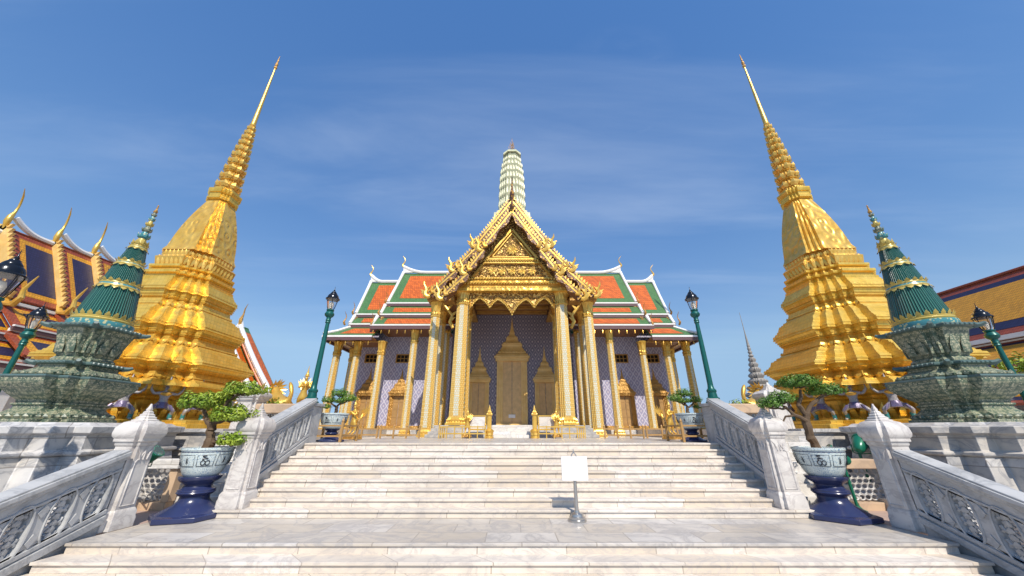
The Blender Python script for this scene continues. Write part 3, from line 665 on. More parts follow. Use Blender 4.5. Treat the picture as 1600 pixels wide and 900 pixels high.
for s in (-1, 1):
    cx = s * (CX - (.35 if s > 0 else 0)); cd = CD - (.1 if s > 0 else 0)
    sp = []
    for k, (fx, fy) in enumerate([(-.30, -1), (.30, -1), (.62, -.86), (.86, -.62), (1, -.30), (1, .30)]):
        sp.append((cx - s * fx * 2.92, cd + fy * 2.92, math.atan2(-s * fx, -fy)))
    txt = ['farthest from the steps on the front face', 'near the middle of the front face', 'on the stepped corner, front side', 'on the stepped corner, side nearest the steps', 'on the inner face near the corner', 'at the far end of the inner face']
    for (x, y, rz), w in zip(sp, txt):
        lab = 'mosaic guardian statue under the %s stupa, %s' % (side[s], w)
        if gd is None: gd = guardian(lab, 'guardian statues carrying the stupas'); o = gd
        else: o = copy_tree(gd); o['label'] = lab
        o.location = (x, y, .30); nx, ny = (x - cx), (y - cd); o.rotation_euler = (0, 0, math.atan2(nx, -ny)); o.scale = (.86, .86, .80)
for s, X in ((-1, -CX), (1, CX - .35)): pass

# ------------------------------------------------------------------ green porcelain pagodas on marble plinths
def pagoda(label, loc, sc):
    t = thing('porcelain_pagoda', label, 'pagoda', (0, 0, 0), 'green porcelain pagodas')
    P = [(x * .70, y * .70) for x, y in redent(.56, 2)]; z = 0
    b = MB().plan(P, [(1.40, .0), (1.40, .08), (1.30, .10), (1.32, .18), (1.12, .26), (1.0, .34), (1.0, .40), (1.06, .42), (1.06, .46)]); b.petals([(x * 1.34, y * 1.34) for x, y in P], .10, .2, .15, .11, False, .5); b.build('foot', 'porcelain_relief', t)
    b = MB().plan(P, [(.98, .46), (1.0, .54), (1.22, .66), (1.54, .88), (1.60, .94), (1.60, 1.04)]); b.petals([(x * 1.30, y * 1.30) for x, y in P], .74, .26, .24, .26, False, .25, .42); b.build('bowl', 'porcelain_relief', t)
    MB().plan(P, [(1.63, 1.04), (1.65, 1.07), (1.63, 1.10)]).build('rim', 'glaze_line', t)
    b = MB().plan(P, [(1.30, 1.10), (1.34, 1.18), (1.10, 1.26), (.92, 1.34), (.92, 1.42)]); b.petals([(x * 1.31, y * 1.31) for x, y in P], 1.10, .2, .18, .14, False, .3); b.build('shoulder', 'porcelain_relief', t)
    def plate(h, z, name):
        m_ = MB().plan(P, [(h * .9, z), (h, z + .03), (h, z + .075), (h * .9, z + .11)])
        H_ = h; h = h * .70
        for sx in (-1, 1):
            for sy in (-1, 1): m_.tube([(sx * h * .74, sy * h * .74, z + .05), (sx * h * .86, sy * h * .86, z + .06), (sx * h * .94, sy * h * .94, z + .10)], [.08, .065, .045], 6)
        for k in range(-3, 4):
            for sg in (-1, 1):
                m_.tube([(k * h * .16, sg * h * .99, z + .055), (k * h * .16, sg * h * 1.03, z + .055)], [.05, .028], 6); m_.tube([(sg * h * .99, k * h * .16, z + .055), (sg * h * 1.03, k * h * .16, z + .055)], [.05, .028], 6)
        m_.build(name, 'glaze_line', t)
    plate(1.05, 1.42, 'lower_plate')
    b = MB().plan(P, [(.74, 1.52), (.76, 1.60), (.66, 1.68), (.70, 1.74), (.90, 2.30), (.96, 2.42)])
    b.petals([(x * .78, y * .78) for x, y in P], 1.76, .28, .26, .52, False, .25, .08); b.build('body', 'porcelain_relief', t)
    plate(1.14, 2.42, 'upper_plate')
    # fluted cone in four stages with gilt flame bands
    MB().lathe([(.66, 2.52), (.68, 2.60), (.67, 2.68), (.63, 2.70)], 32).build('cone_base', 'porcelain_band', t)
    b = MB().lathe([(.63, 2.70), (.65, 2.74), (.63, 2.77), (.64, 2.80), (.615, 2.82)], 32); b.ring_petals(.615, 2.80, 24, .12, .15, slope=-.22, bulge=.2); b.build('flame_band', 'flame_yellow', t)
    zs = [(2.80, .61, 3.76, .455), (3.92, .425, 4.52, .325), (4.66, .295, 5.14, .21)]
    for k, (za, ra, zb, rb) in enumerate(zs):
        MB().lathe([(ra, za), (rb, zb)], 72, flute=.012).build('cone_stage', 'teal_flute', t)
        r = rb; zc = zb; nxt = zs[k + 1][1] if k < 2 else .185; zn = zs[k + 1][0] if k < 2 else 5.26
        g_ = MB().lathe([(r + .005, zc - .01), (r + .02, zc + .02), (r + .01, zc + .05)], 28).lathe([(nxt + .01, zn - .06), (nxt + .022, zn - .03), (nxt + .01, zn + .01)], 28)
        n = max(10, int(r * 40)); g_.ring_petals(r + .015, zc + .0, n, 5.2 * r / n, .12 * (r + .3), down=True, slope=.26, bulge=.2)
        g_.ring_petals(nxt + .01, zn - .01, n, 4.8 * r / n, .13 * (r + .3), slope=-.26, bulge=.2); g_.build('flame_band', 'flame_yellow', t)
        MB().lathe([(r + .0, zc + .05), (nxt + .01, zn - .05)], 28).build('glazed_ring', 'porcelain_band', t)
    z = 5.26; r = .17
    for k in range(6):
        h = .27 - k * .022
        q = MB().lathe([(r * .62, z), (r, z + h * .25), (r * .95, z + h * .5), (r * .58, z + h * .8), (r * .55, z + h)], 12); q.ring_petals(r * .9, z + h * .2, 8, r * .7, h * .6, bulge=.3, lean=.1)
        q.build('finial_bead', ['flame_yellow', 'porcelain_band', 'porcelain_relief'][k % 3], t); z += h; r *= .82
    MB().lathe([(r, z), (r * 1.1, z + .05), (r * .5, z + .12), (.015, z + .3)], 8).build('tip', 'gold_dull', t)
    t.location = loc; t.scale = (sc, sc, sc); WL[t.name] = loc
    return t
PX, PD = 11.95, 9.6
for s in (-1, 1):
    pl = thing('marble_plinth', 'grey veined marble plinth with buttressed corners under the %s green pagoda' % side[s], 'plinth', (s * PX, PD, ZL), 'marble plinths')
    P = redent(.50, 3)
    MB().plan(P, [(2.75, ZL - .3), (2.75, ZL + .25), (2.62, ZL + .3), (2.45, -1.2), (2.28, -.55)], (s * PX, PD)).build('battered_base', 'marble_wall', pl, bevel=.015)
    MB().plan(P, [(2.30, -.55), (2.36, -.52), (2.36, -.46), (2.26, -.43), (2.26, -.12), (2.38, -.08), (2.40, .06), (2.2, .09), (2.1, .15)], (s * PX, PD)).build('cornice', 'marble_wall', pl, bevel=.012)
pg = pagoda('green porcelain pagoda with gilt flame bands and fluted cone, on the left plinth', (-PX, PD, .15), 1.0)
dup(pg, (PX + .05, PD, .15), 'green porcelain pagoda with gilt flame bands and fluted cone, on the right plinth')

# ------------------------------------------------------------------ lamps
def lamp_post(label, h):
    t = thing('lamp_post', label, 'street lamp', (0, 0, 0), 'green lantern posts')
    MB().lathe([(.24, 0), (.24, .05), (.19, .08), (.20, .16), (.15, .20), (.13, .34), (.15, .37), (.15, .42), (.10, .48), (.085, .60)], 16).build('foot', 'lamp_green', t)
    MB().lathe([(.085, .58), (.075, h * .5), (.062, h - 1.35)], 14, flute=.05).build('shaft', 'lamp_green', t)
    z = h - 1.36
    MB().lathe([(.07, z), (.09, z + .03), (.075, z + .07), (.09, z + .11), (.075, z + .15), (.08, z + .22), (.14, z + .27), (.165, z + .34), (.13, z + .42), (.10, z + .46), (.13, z + .48), (.13, z + .51), (.08, z + .53)], 16).build('collar', 'lamp_green', t)
    z = h - .84
    MB().lathe([(.09, z), (.135, z + .10), (.195, z + .38), (.20, z + .42)], 16, cap0=True, cap1=False).build('globe', 'lamp_glass', t)
    b = MB().lathe([(.045, z), (.05, z + .08), (.075, z + .18), (.05, z + .28), (.02, z + .3)], 10); b.build('bulb', 'lamp_bulb', t)
    b = MB()
    for k in range(6):
        a = k * math.pi / 3; b.tube([(.10 * math.cos(a), .10 * math.sin(a), z - .01), (.145 * math.cos(a), .145 * math.sin(a), z + .10), (.207 * math.cos(a), .207 * math.sin(a), z + .42)], .009, 4)
    b.build('cage', 'lamp_dark', t)
    z += .40
    MB().lathe([(.195, z), (.24, z + .0), (.24, z + .03), (.20, z + .06), (.19, z + .11), (.165, z + .17), (.125, z + .20), (.125, z + .22), (.10, z + .26), (.075, z + .29), (.07, z + .31), (.03, z + .33), (.035, z + .36), (.012, z + .40), (.004, z + .52)], 18).build('cap', 'lamp_dark', t)
    return t
l0 = lamp_post('tall green lantern post on the left pier at the head of the steps', 4.12)
l0.location = (-6.70, 11.95, .8)
dup(l0, (6.72, 11.95, .8), 'tall green lantern post on the right pier at the head of the steps')
l1 = lamp_post('very near green lantern post cut off by the left picture edge, dark conical cap', 5.62); l1.location = (-9.12, 5.6, ZG)
l2 = lamp_post('green lantern post behind the left green pagoda, lower of the two at the left edge', 5.6); l2.location = (-15.25, 10.5, ZL)
dup(l2, (15.25, 10.6, ZL), 'green lantern post peeping out behind the right green pagoda')

# ------------------------------------------------------------------ bonsai in glazed pots
def canopy(mb, c, rx, ry, rz, n, r, size):
    for k in range(n):
        while True:
            p = Vector((r.uniform(-1, 1), r.uniform(-1, 1), r.uniform(-.75, 1)))
            q = p.length
            if .35 < q < 1 and r.random() < (.35 + .65 * q): break
        w = 1 + .16 * math.sin(p.x * 7 + p.y * 5) + .12 * math.sin(p.y * 11 + p.z * 6)
        pos = Vector((c[0] + p.x * rx * w, c[1] + p.y * ry * w, c[2] + p.z * rz * w * (1 if p.z > 0 else .7)))
        nrm = (Vector((p.x, p.y, p.z * 1.5 + .35)) + Vector((r.gauss(0, .5), r.gauss(0, .5), r.gauss(0, .5)))).normalized()
        a = nrm.orthogonal().normalized(); a.rotate(Matrix.Rotation(r.uniform(0, 6.28), 3, nrm)); b = nrm.cross(a)
        L = size * r.uniform(.7, 1.3); w2 = L * .42
        mb.add([pos - a * L * .5, pos + b * w2 * .5 + nrm * L * .08, pos + a * L * .5, pos - b * w2 * .5 + nrm * L * .08], [(0, 1, 2, 3)])
def bonsai(label, loc, limbs, pads, lm, nleaf, size, seed, sc=1., group='bonsai trees in pots'):
    t = thing('bonsai_tree', label, 'bonsai', (0, 0, 0), group); r = random.Random(seed)
    tr = MB()
    for pts, rad in limbs:
        P_ = []
        for i in range(len(pts) - 1):                  # subdivided, knobbly
            for q in range(3):
                f = q / 3; P_.append(tuple(lerp(pts[i][k], pts[i + 1][k], f) + (r.uniform(-.02, .02) if i + q > 0 else 0) for k in range(3)))
        P_.append(pts[-1]); n = len(P_)
        tr.tube(P_, [lerp(rad[0], rad[1], i / (n - 1)) * r.uniform(.88, 1.12) for i in range(n)], 8)
    tr.build('trunk', 'bark', t)
    for c, rx, ry, rz in pads:
        m_ = MB(); canopy(m_, c, rx, ry, rz, int(nleaf * 1.7 * rx * ry / .12), r, size)
        for k in range(7):                               # twigs inside the pad
            a = r.uniform(0, 6.28); m_.cur = 1; m_.tube([(c[0], c[1], c[2] - rz * .7), (c[0] + math.cos(a) * rx * .7, c[1] + math.sin(a) * ry * .7, c[2] - rz * .1)], [.016, .006], 4)
        m_.build('foliage_pad', [lm, 'bark'], t, smooth=0)
    t.location = loc; t.scale = (sc,) * 3; WL[t.name] = loc
    return t
def pot(label, group):
    t = thing('glazed_pot', label, 'pot', (0, 0, 0), group)
    MB().lathe([(.38, 0), (.44, .05), (.50, .16), (.57, .34), (.60, .47), (.605, .535), (.63, .55), (.63, .60), (.57, .60), (.55, .54), (.3, .52)], 40).build('bowl', 'pot_porcelain', t)
    MB().lathe([(.0, .53), (.555, .55)], 24, cap0=False, cap1=False).build('soil', 'soil', t)
    b = MB()
    for q in range(8):                                   # framed panels round the belly
        a0 = q * math.pi / 4 + .06; a1 = a0 + math.pi / 4 - .12
        def cy(a, z): rr = lerp(.535, .602, (z - .22) / .25); return (rr * math.cos(a), rr * math.sin(a), z)
        L = [cy(lerp(a0, a1, f), .22) for f in (0, .33, .66, 1)] + [cy(lerp(a1, a0, f), .45) for f in (0, .33, .66, 1)]
        b.tube(L + [L[0]], .006, 4, False)
        am = (a0 + a1) / 2
        if q % 2 == 0:                                   # cursive double-loop emblem
            pts = []
            for k in range(22):
                f = k / 21
                u, v = (.040 * math.cos(6.28 * f * 1.5 + 1.2) * (1 - .1 * f) - .012, lerp(.432, .345, f) + .012 * math.sin(6.28 * f * 1.5))
                pts.append(cy(am + u / .58 * 1.6, v))
            b.tube([tuple(c * 1.006 for c in p[:2]) + (p[2],) for p in pts], .012, 4)
            for sgn in (-1, 1):
                pts = [cy(am + (sgn * .052 + .050 * math.cos(a)) / .58, .290 + .048 * math.sin(a)) for a in [k / 11 * 6.0 + (1.5 if sgn < 0 else 0) for k in range(12)]]
                b.tube([tuple(c * 1.006 for c in p[:2]) + (p[2],) for p in pts], .012, 4)
        else:
            for k in range(8):
                a = k * math.pi / 4; b.tube([cy(am, .335), cy(am + .085 * math.cos(a), .335 + .075 * math.sin(a))], [.009, .006], 4)
    b.build('painted_panels', 'ink', t)
    MB().lathe([(.603, .50), (.612, .51), (.603, .52)], 32, cap0=False, cap1=False).build('rim_line', 'blue_glaze', t)
    t.scale = (.82, .82, 1)
    return t
def stand(label, group, h=.84):
    t = thing('pot_stand', label, 'pot stand', (0, 0, 0), group)
    MB().lathe([(.72, 0), (.74, .02), (.74, .10), (.66, .13)], 6, ph=.3).lathe([(.60, .12), (.52, .18), (.36, .27), (.28, .36), (.27, .44), (.31, .46), (.35, .50), (.35, .57), (.29, .60), (.26, .66), (.29, .70), (.36, .74), (.40, .79), (.41, .84), (.36, .84)], 28).build('pedestal', 'blue_glaze', t, bevel=.008)
    MB().lathe([(.30, .475), (.36, .51), (.35, .53)], 28, cap0=False, cap1=False).build('ring', 'blue_glaze', t)
    return t
PZ = ZL + .84
def limbs_left():
    return [([(0, 0, 0), (.02, .0, .18), (-.06, .02, .34), (-.02, 0, .50), (.08, 0, .62)], (.10, .06)),
            ([(-.04, 0, .42), (-.16, -.03, .52), (-.26, 0, .70), (-.36, 0, .82)], (.055, .025)),
            ([(.06, 0, .58), (.14, 0, .74), (.08, .02, .90), (.20, 0, 1.04), (.36, 0, 1.12)], (.055, .022)),
            ([(.02, 0, .52), (.18, -.04, .56), (.34, 0, .60)], (.045, .02)), ([(0, 0, .16), (.18, 0, .16), (.44, -.03, .16)], (.045, .02))]
b1 = bonsai('bonsai with four bright green leaf pads in the pot on the left of the landing', (-7.30, 9.02, PZ + .53), limbs_left(),
            [((-.42, 0, .94), .46, .40, .22), ((.42, 0, 1.20), .44, .36, .17), ((.34, -.04, .68), .44, .36, .20), ((.52, -.05, .19), .30, .28, .16), ((.02, .05, 1.06), .22, .22, .13)], 'leaf_bright', 620, .08, 3, 1.16)
lr = [([(0, 0, 0), (-.05, 0, .22), (-.06, .02, .50), (.02, 0, .78)], (.10, .07)), ([(.0, 0, .74), (-.14, 0, .96), (.0, .02, 1.14), (.04, 0, 1.32)], (.06, .03)),
      ([(.02, 0, .76), (.20, 0, .98), (.36, 0, 1.10), (.54, 0, 1.20)], (.055, .025)), ([(-.05, 0, .60), (-.28, -.03, .76), (-.46, 0, .92), (-.52, 0, 1.02)], (.05, .02)), ([(-.28, -.03, .74), (-.50, 0, .72), (-.66, .04, .46)], (.03, .01)),
      ([(-.44, 0, .90), (-.70, 0, .88), (-.84, 0, .90)], (.025, .012))]
b2 = bonsai('bonsai with clipped dark green cloud pads in the pot on the right of the landing', (7.30, 9.02, PZ + .53), lr,
            [((.06, 0, 1.48), .44, .38, .19), ((.62, 0, 1.30), .40, .34, .17), ((-.46, 0, 1.12), .30, .28, .19), ((-.80, 0, 1.0), .27, .24, .16)], 'leaf_dark', 820, .065, 5, 1.06)
p1 = pot('celadon pot with blue panels and cursive emblem on the blue stand, left of the landing', 'celadon bonsai pots'); p1.location = (-7.24, 9.02, PZ); p1.rotation_euler = (0, 0, R(-90 + 38 - 22))
dup(p1, (7.30, 9.02, PZ), 'celadon pot with blue panels and cursive emblem on the blue stand, right of the landing', rz=R(-90 - 38 - 22))
s1 = stand('dark blue glazed hexagonal-footed stand under the left landing pot', 'blue pot stands'); s1.location = (-7.24, 9.02, ZL); s1.rotation_euler = (0, 0, .0)
dup(s1, (7.30, 9.02, ZL), 'dark blue glazed hexagonal-footed stand under the right landing pot')
# pair on the upper terrace, each within a little gilt rail frame
up_l = [([(0, 0, 0), (.03, 0, .16), (.0, 0, .34)], (.08, .055)), ([(0, 0, .3), (-.2, 0, .44), (-.34, 0, .52)], (.045, .02)), ([(0, 0, .32), (.14, 0, .52), (.05, 0, .72)], (.045, .02)), ([(.06, 0, .4), (.3, 0, .5), (.46, 0, .56)], (.04, .015))]
up_p = [((-.36, 0, .60), .30, .28, .17), ((.05, 0, .86), .38, .34, .20), ((.46, 0, .66), .34, .30, .18), ((.15, -.1, .56), .26, .24, .14), ((-.42, 0, .34), .2, .2, .12)]
for s in (-1, 1):
    x, y = s * 6.25, 12.85
    o = dup(p1, (x, y, ZP + .42), 'celadon pot on the upper terrace beside the %s lamp, seen above the top step' % side[s], 'celadon pots at the head of the steps', rz=1.1, sc=(.74, .74, .82))
    o = dup(s1, (x, y, ZP), 'small blue stand under the %s pot at the head of the steps' % side[s], 'blue stands at the head of the steps', sc=(.6, .6, .5))
    bonsai('small dark bonsai in the pot at the head of the steps, %s' % side[s], (x, y, ZP + .42 + .43), [([(s * -px, py, pz) for px, py, pz in pts], rd) for pts, rd in up_l], [((s * -c[0], c[1], c[2]), a, b_, c_) for c, a, b_, c_ in up_p], 'leaf_dark', 420, .075, 11 + s, .86, 'small bonsai at the head of the steps')
    f = thing('rail_frame', 'low brown timber frame round the %s pot at the head of the steps' % side[s], 'frame', (x, y, ZP), 'timber frames round the upper pots')
    for px in (-.62, .62):
        for py in (-.62, .62):
            mb = MB(); mb.box(x + px - .035, x + px + .035, y + py - .035, y + py + .035, ZP, ZP + .62); mb.lathe([(.035, ZP + .62), (.05, ZP + .66), (.02, ZP + .70), (.005, ZP + .76)], 8, (x + px, y + py)); mb.build('post', 'wood_door', f)
    for z in (.16, .48):
        for a in (-.62, .62):
            MB().box(x - .585, x + .585, y + a - .02, y + a + .02, ZP + z, ZP + z + .05).build('rail', 'wood_door', f)
            MB().box(x + a - .02, x + a + .02, y - .585, y + .585, ZP + z, ZP + z + .05).build('rail', 'wood_door', f)

# ------------------------------------------------------------------ sign on a post, spotlights
sg = thing('sign_stand', 'blank white board on a steel post with round foot, standing on the landing', 'sign', (1.41, 8.72, ZL))
MB().lathe([(.20, ZL), (.20, ZL + .04), (.17, ZL + .05), (.17, ZL + .09), (.14, ZL + .10), (.13, ZL + .14), (.06, ZL + .17), (.055, ZL + .20)], 20, (1.41, 8.72)).build('foot', 'steel', sg)
MB().tube([(1.41, 8.73, ZL + .15), (1.41, 8.73, -.62)], [.045, .035], 10).build('post', 'steel', sg)
MB().box(1.115, 1.705, 8.655, 8.685, -1.06, -.575).build('board', 'sign_white', sg, bevel=.008)
mb = MB(); mb.tube([(1.35, 8.69, -.575), (1.37, 8.69, -.53), (1.405, 8.69, -.49), (1.41, 8.69, -.40)], [.014, .014, .012, .004], 6); mb.tube([(1.47, 8.69, -.575), (1.45, 8.69, -.53), (1.415, 8.69, -.49), (1.41, 8.69, -.42)], [.014, .014, .012, .004], 6); mb.build('finial', 'steel', sg)
def spotlight(label, foot, head, aim, grp='green floodlights'):
    t = thing('floodlight', label, 'floodlight', foot, grp); foot = Vector(foot); head = Vector(head); aim = Vector(aim).normalized()
    mb = MB(); mb.lathe([(.17, foot.z), (.17, foot.z + .03), (.10, foot.z + .06), (.05, foot.z + .12)], 14, (foot.x, foot.y)); mb.build('foot', 'spot_green', t)
    MB().tube([foot + Vector((0, 0, .1)), Vector((foot.x, foot.y, head.z - .2))], .035, 8).build('pole', 'spot_green', t)
    sd_ = aim.cross(Vector((0, 0, 1))).normalized()
    mb = MB(); mb.tube([head + sd_ * .19, head + sd_ * .19 - Vector((0, 0, .2)), Vector((foot.x, foot.y, head.z - .24)), head - sd_ * .19 - Vector((0, 0, .2)), head - sd_ * .19], .016, 6); mb.build('yoke', 'spot_green', t)
    mb = MB(); mb.tube([head - aim * .26, head - aim * .22, head - aim * .05, head + aim * .17, head + aim * .18, head + aim * .22], [.06, .11, .15, .165, .185, .185], 16); mb.build('housing', 'spot_green', t)
    mb = MB(); mb.tube([head + aim * .222, head + aim * .23], [.155, .15], 16); mb.build('lens', 'lamp_glass', t)
spotlight('green floodlight on a short pole between the right pot and the sandstone post', (8.35, 9.65, ZL), (8.22, 9.6, -.62), (-.75, .3, .55))
spotlight('green floodlight poking out behind the front left marble post', (-9.05, 9.15, ZL), (-8.72, 9.1, -.62), (.75, .1, .75))
spotlight('green floodlight on the stone parapet beside the front right marble post', (9.45, 10.3, ZL), (9.45, 10.2, -.38), (.7, .4, .55))

# ------------------------------------------------------------------ the temple
TP = thing('temple', 'ornate temple with gilded pediment, mosaic columns and orange and green tiered roofs', 'temple', (0, 20, ZP))
PF = .20                                              # portico floor
mb = MB()
for k in range(4):
    mb.box(-4.1 - (3 - k) * .12, 4.1 + (3 - k) * .12, 18.95 + k * .12, 26, ZP + k * .1475, ZP + (k + 1) * .1475)
mb.build('portico_base', 'marble_wall', TP, bevel=.01)
stp = MB()
for k in range(4): MB().box(-1.02, 1.02, 18.0 + k * .28, 18.9 + .3, ZP + k * .1475, ZP + (k + 1) * .1475 + (.006 if k == 3 else 0)).build('entrance_step', 'marble_white', TP, bevel=.01)
wb = MB().box(-12.0, -4.6, 25.4, 32, ZP, ZP + .35).box(4.6, 12.0, 25.4, 32, ZP, ZP + .35); wb.build('wing_base', 'marble_wall', TP, bevel=.02)

def column(x, y, z0, z1, w, tier=1, name='column'):
    """square redented mosaic column with lotus capital"""
    P = redent(.52, 2); a = w / 2
    H = z1 - z0
    c = MB().plan(P, [(a * 1.0, z0 + .40), (a * .84, z1 - .95)], (x, y), False, False).build(name, 'mosaic_gold', TP)
    b = MB().plan(P, [(a * 1.45, z0), (a * 1.45, z0 + .10), (a * 1.32, z0 + .13), (a * 1.25, z0 + .22), (a * 1.32, z0 + .26), (a * 1.12, z0 + .34), (a * 1.1, z0 + .42)], (x, y))
    b.petals([(x + px * a * 1.22, y + py * a * 1.22) for px, py in P], z0 + .14, .16, .14, .12, False, .3); b.build('column_base', 'gold_plain', c)
    for sx, sy in ((0, -1), (1, 0), (-1, 0)):             # pale mosaic strip on each face
        def fr(u, v, t_): k = lerp(a * 1.0, a * .84, v / (H - 1.35)) ; q = .42 * k; return (x + sx * (k + .004 + t_) - sy * u * q, y + sy * (k + .004 + t_) + sx * u * q, z0 + .40 + v)
        st_ = MB().slab([(-.85, .06), (.85, .06), (.85, H - 1.42), (-.85, H - 1.42)], fr, .012); st_.build('mosaic_strip', 'mosaic_pale', c)
    k = MB().plan(P, [(a * .84, z1 - .97), (a * .98, z1 - .94), (a * .98, z1 - .88), (a * .86, z1 - .86), (a * .86, z1 - .78), (a * 1.0, z1 - .75), (a * 1.0, z1 - .69), (a * .86, z1 - .66), (a * .88, z1 - .55), (a * 1.08, z1 - .10), (a * 1.22, z1 - .05), (a * 1.22, z1)], (x, y))
    k.petals([(x + px * a * .90, y + py * a * .90) for px, py in P], z1 - .64, .20, .19, .52, False, .25, .10)
    k.petals([(x + px * a * .95, y + py * a * .95) for px, py in P], z1 - .70, .15, .14, .20, True, .25, .05); k.build('capital', 'gold_plain', c)
    return c
for s in (-1, 1):
    column(s * 3.02, 19.85, PF, 8.0, .78)
    column(s * 4.78, 20.5, ZP, 7.45, .62)
    column(s * 4.78, 22.4, ZP, 7.45, .58)
    column(s * 4.78, 24.3, ZP, 7.45, .58)
    column(s * 3.05, 22.6, PF, 8.0, .62)
    for x, y, zt in ((6.95, 23.95, 6.60), (9.2, 23.95, 5.78), (10.9, 23.95, 5.74), (12.3, 23.95, 5.74), (12.3, 26.4, 5.74), (12.3, 29.4, 5.74), (10.9, 32.0, 5.74)):
        column(s * x, y, ZP, zt, .50)

# walls (with real openings left for the windows), darker lozenge wall with painted-in shade inside the portico
def wall_panel(x0, x1, y, z0, z1, holes, mat, th=.4, nm='wall'):
    """wall in the plane y with rectangular holes (x0,x1,z0,z1)"""
    xs = sorted({x0, x1, *[h[0] for h in holes], *[h[1] for h in holes]}); zs = sorted({z0, z1, *[h[2] for h in holes], *[h[3] for h in holes]})
    mb = MB()
    for i in range(len(xs) - 1):
        for j in range(len(zs) - 1):
            cx, cz = (xs[i] + xs[i + 1]) / 2, (zs[j] + zs[j + 1]) / 2
            if any(h[0] < cx < h[1] and h[2] < cz < h[3] for h in holes): continue
            mb.box(xs[i], xs[i + 1], y, y + th, zs[j], zs[j + 1])
    # weld neighbours so that no inner faces remain
    seen = {}
    for f, mi in zip(mb.f, mb.mi):
        key = tuple(sorted(tuple(round(c, 4) for c in mb.v[i]) for i in f)); seen.setdefault(key, []).append((f, mi))
    keep = [v[0] for v in seen.values() if len(v) == 1]; mb.f = [k[0] for k in keep]; mb.mi = [k[1] for k in keep]
    return mb.build(nm, mat, TP)
def spire_frame(x, y, z0, zs, w, ztip, leafmat_='wood_door', open_w=.62, name='window', gm='gold_relief'):
    """gilt surround with stepped pediment and needle spire round two leaves"""
    h = w / 2; o = w * open_w / 2
    f = MB()
    f.box(x - h * 1.12, x + h * 1.12, y - .34, y - .003, z0 - .34, z0 - .16).box(x - h, x + h, y - .28, y - .003, z0 - .16, z0)
    for sg in (-1, 1):
        for k, (a, b, pr) in enumerate(((o, o + (h - o) * .34, .10), (o + (h - o) * .34, o + (h - o) * .7, .17), (o + (h - o) * .7, h, .24))): f.box(x + sg * a, x + sg * b, y - pr, y - .003, z0, zs)
    f.box(x - h * 1.10, x + h * 1.10, y - .30, y - .003, zs, zs + .10 * w).box(x - h * 1.18, x + h * 1.18, y - .36, y - .003, zs + .10 * w, zs + .17 * w)
    o_ = f.build(name, gm, TP, bevel=.008)
    T = ztip - zs - .17 * w; z = zs + .17 * w
    prof = [(1.10, 0), (1.06, .05), (.98, .06), (.72, .20), (.66, .26), (.70, .27), (.70, .30), (.46, .36), (.38, .43), (.40, .44), (.40, .46), (.22, .52), (.17, .58), (.19, .59), (.12, .66), (.07, .78), (.03, .92), (.01, 1.0)]
    rings = []
    for r, q in prof: rings.append([(x + h * r * px, y - .003 - max(.03, .30 * r) * (1 - py) / 2 * 1.0, z + q * T) for px, py in [(-1, 1), (-1, -.6), (-.8, -1), (.8, -1), (1, -.6), (1, 1)]])
    s_ = MB().loft(rings)
    for k, (zq, r) in enumerate(((.07, .95), (.30, .62), (.46, .36))):
        n = max(3, int(9 * r))
        for i in range(n): s_.leaf((x + h * r * (-1 + 2 * (i + .5) / n), y - .01 - .30 * r, z + zq * T), (1, 0, 0), (0, .25, 1), (0, -1, 0), 2 * h * r / n, .06 * T, .25)
    s_.build('pediment', gm, o_)
    for sg in (-1, 1):
        l = MB().box(x + sg * .012, x + sg * o, y - .045, y - .004, z0, zs)
        for q in range(4):
            za, zb = lerp(z0, zs, q / 4 + .03), lerp(z0, zs, (q + 1) / 4 - .03); l.box(x + sg * (.05 + .0), x + sg * (o - .05), y - .06, y - .044, za, zb)
        l.build('leaf', leafmat_, o_)
    return o_
def grille(x, y, z0, z1, w):
    h = w / 2
    f = MB()
    for sg in (-1, 1): f.box(x + sg * (h - .07), x + sg * h, y - .05, y + .12, z0, z1)
    f.box(x - h + .07, x + h - .07, y - .05, y + .12, z0, z0 + .07).box(x - h + .07, x + h - .07, y - .05, y + .12, z1 - .07, z1)
    o = f.build('window', 'gold_dull', TP)
    b = MB()
    for k in range(1, 4): b.box(x - h + .07 + k * (w - .14) / 4 - .02, x - h + .07 + k * (w - .14) / 4 + .02, y, y + .05, z0 + .07, z1 - .07)
    b.box(x - h + .07, x + h - .07, y + .004, y + .046, (z0 + z1) / 2 - .02, (z0 + z1) / 2 + .02); b.build('bars', 'gold_dull', o)
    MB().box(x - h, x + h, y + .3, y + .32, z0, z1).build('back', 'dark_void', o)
YW = 25.9
for s in (-1, 1):
    holes = []
    for xc in (8.15, 10.5): holes.append((*sorted((s * (xc - .62), s * (xc + .62))), 4.62, 5.28))
    wall_panel(*sorted((s * 4.6, s * 11.7)), YW, ZP + .35, 8.2 if False else 6.9, holes, 'wall_lozenge')
    mb = MB().box(*sorted((s * 11.70, s * 11.3)), YW + .405, 31.5, ZP + .35, 6.3); mb.build('wall', 'wall_lozenge', TP)
    for xc in (8.15, 10.5):
        grille(s * xc, YW, 4.62, 5.28, 1.24)
        spire_frame(s * xc, YW, .22, 2.25, 1.30, 4.25, gm='gold_dull')
    MB().box(*sorted((s * 4.6, s * 11.75)), YW - .08, YW - .004, ZP + .35, ZP + .62).build('wall_footing', 'gold_dull', TP)
    MB().box(*sorted((s * 4.15, s * 4.58)), 20.6 + .6, YW, PF, 7.6).box(*sorted((s * 4.2, s * 4.58)), 20.6 + .6, YW, ZP, PF).build('portico_side_wall', 'wall_lozenge_shaded', TP) if False else None
wall_panel(-4.59, 4.59, 26.02, ZP, 9.4, [], 'wall_lozenge_shaded', nm='portico_wall')
d_ = spire_frame(0, 26.02, PF + .16, 4.75, 2.25, 8.2, 'door_gilt', .60, 'door', 'gold_paint')
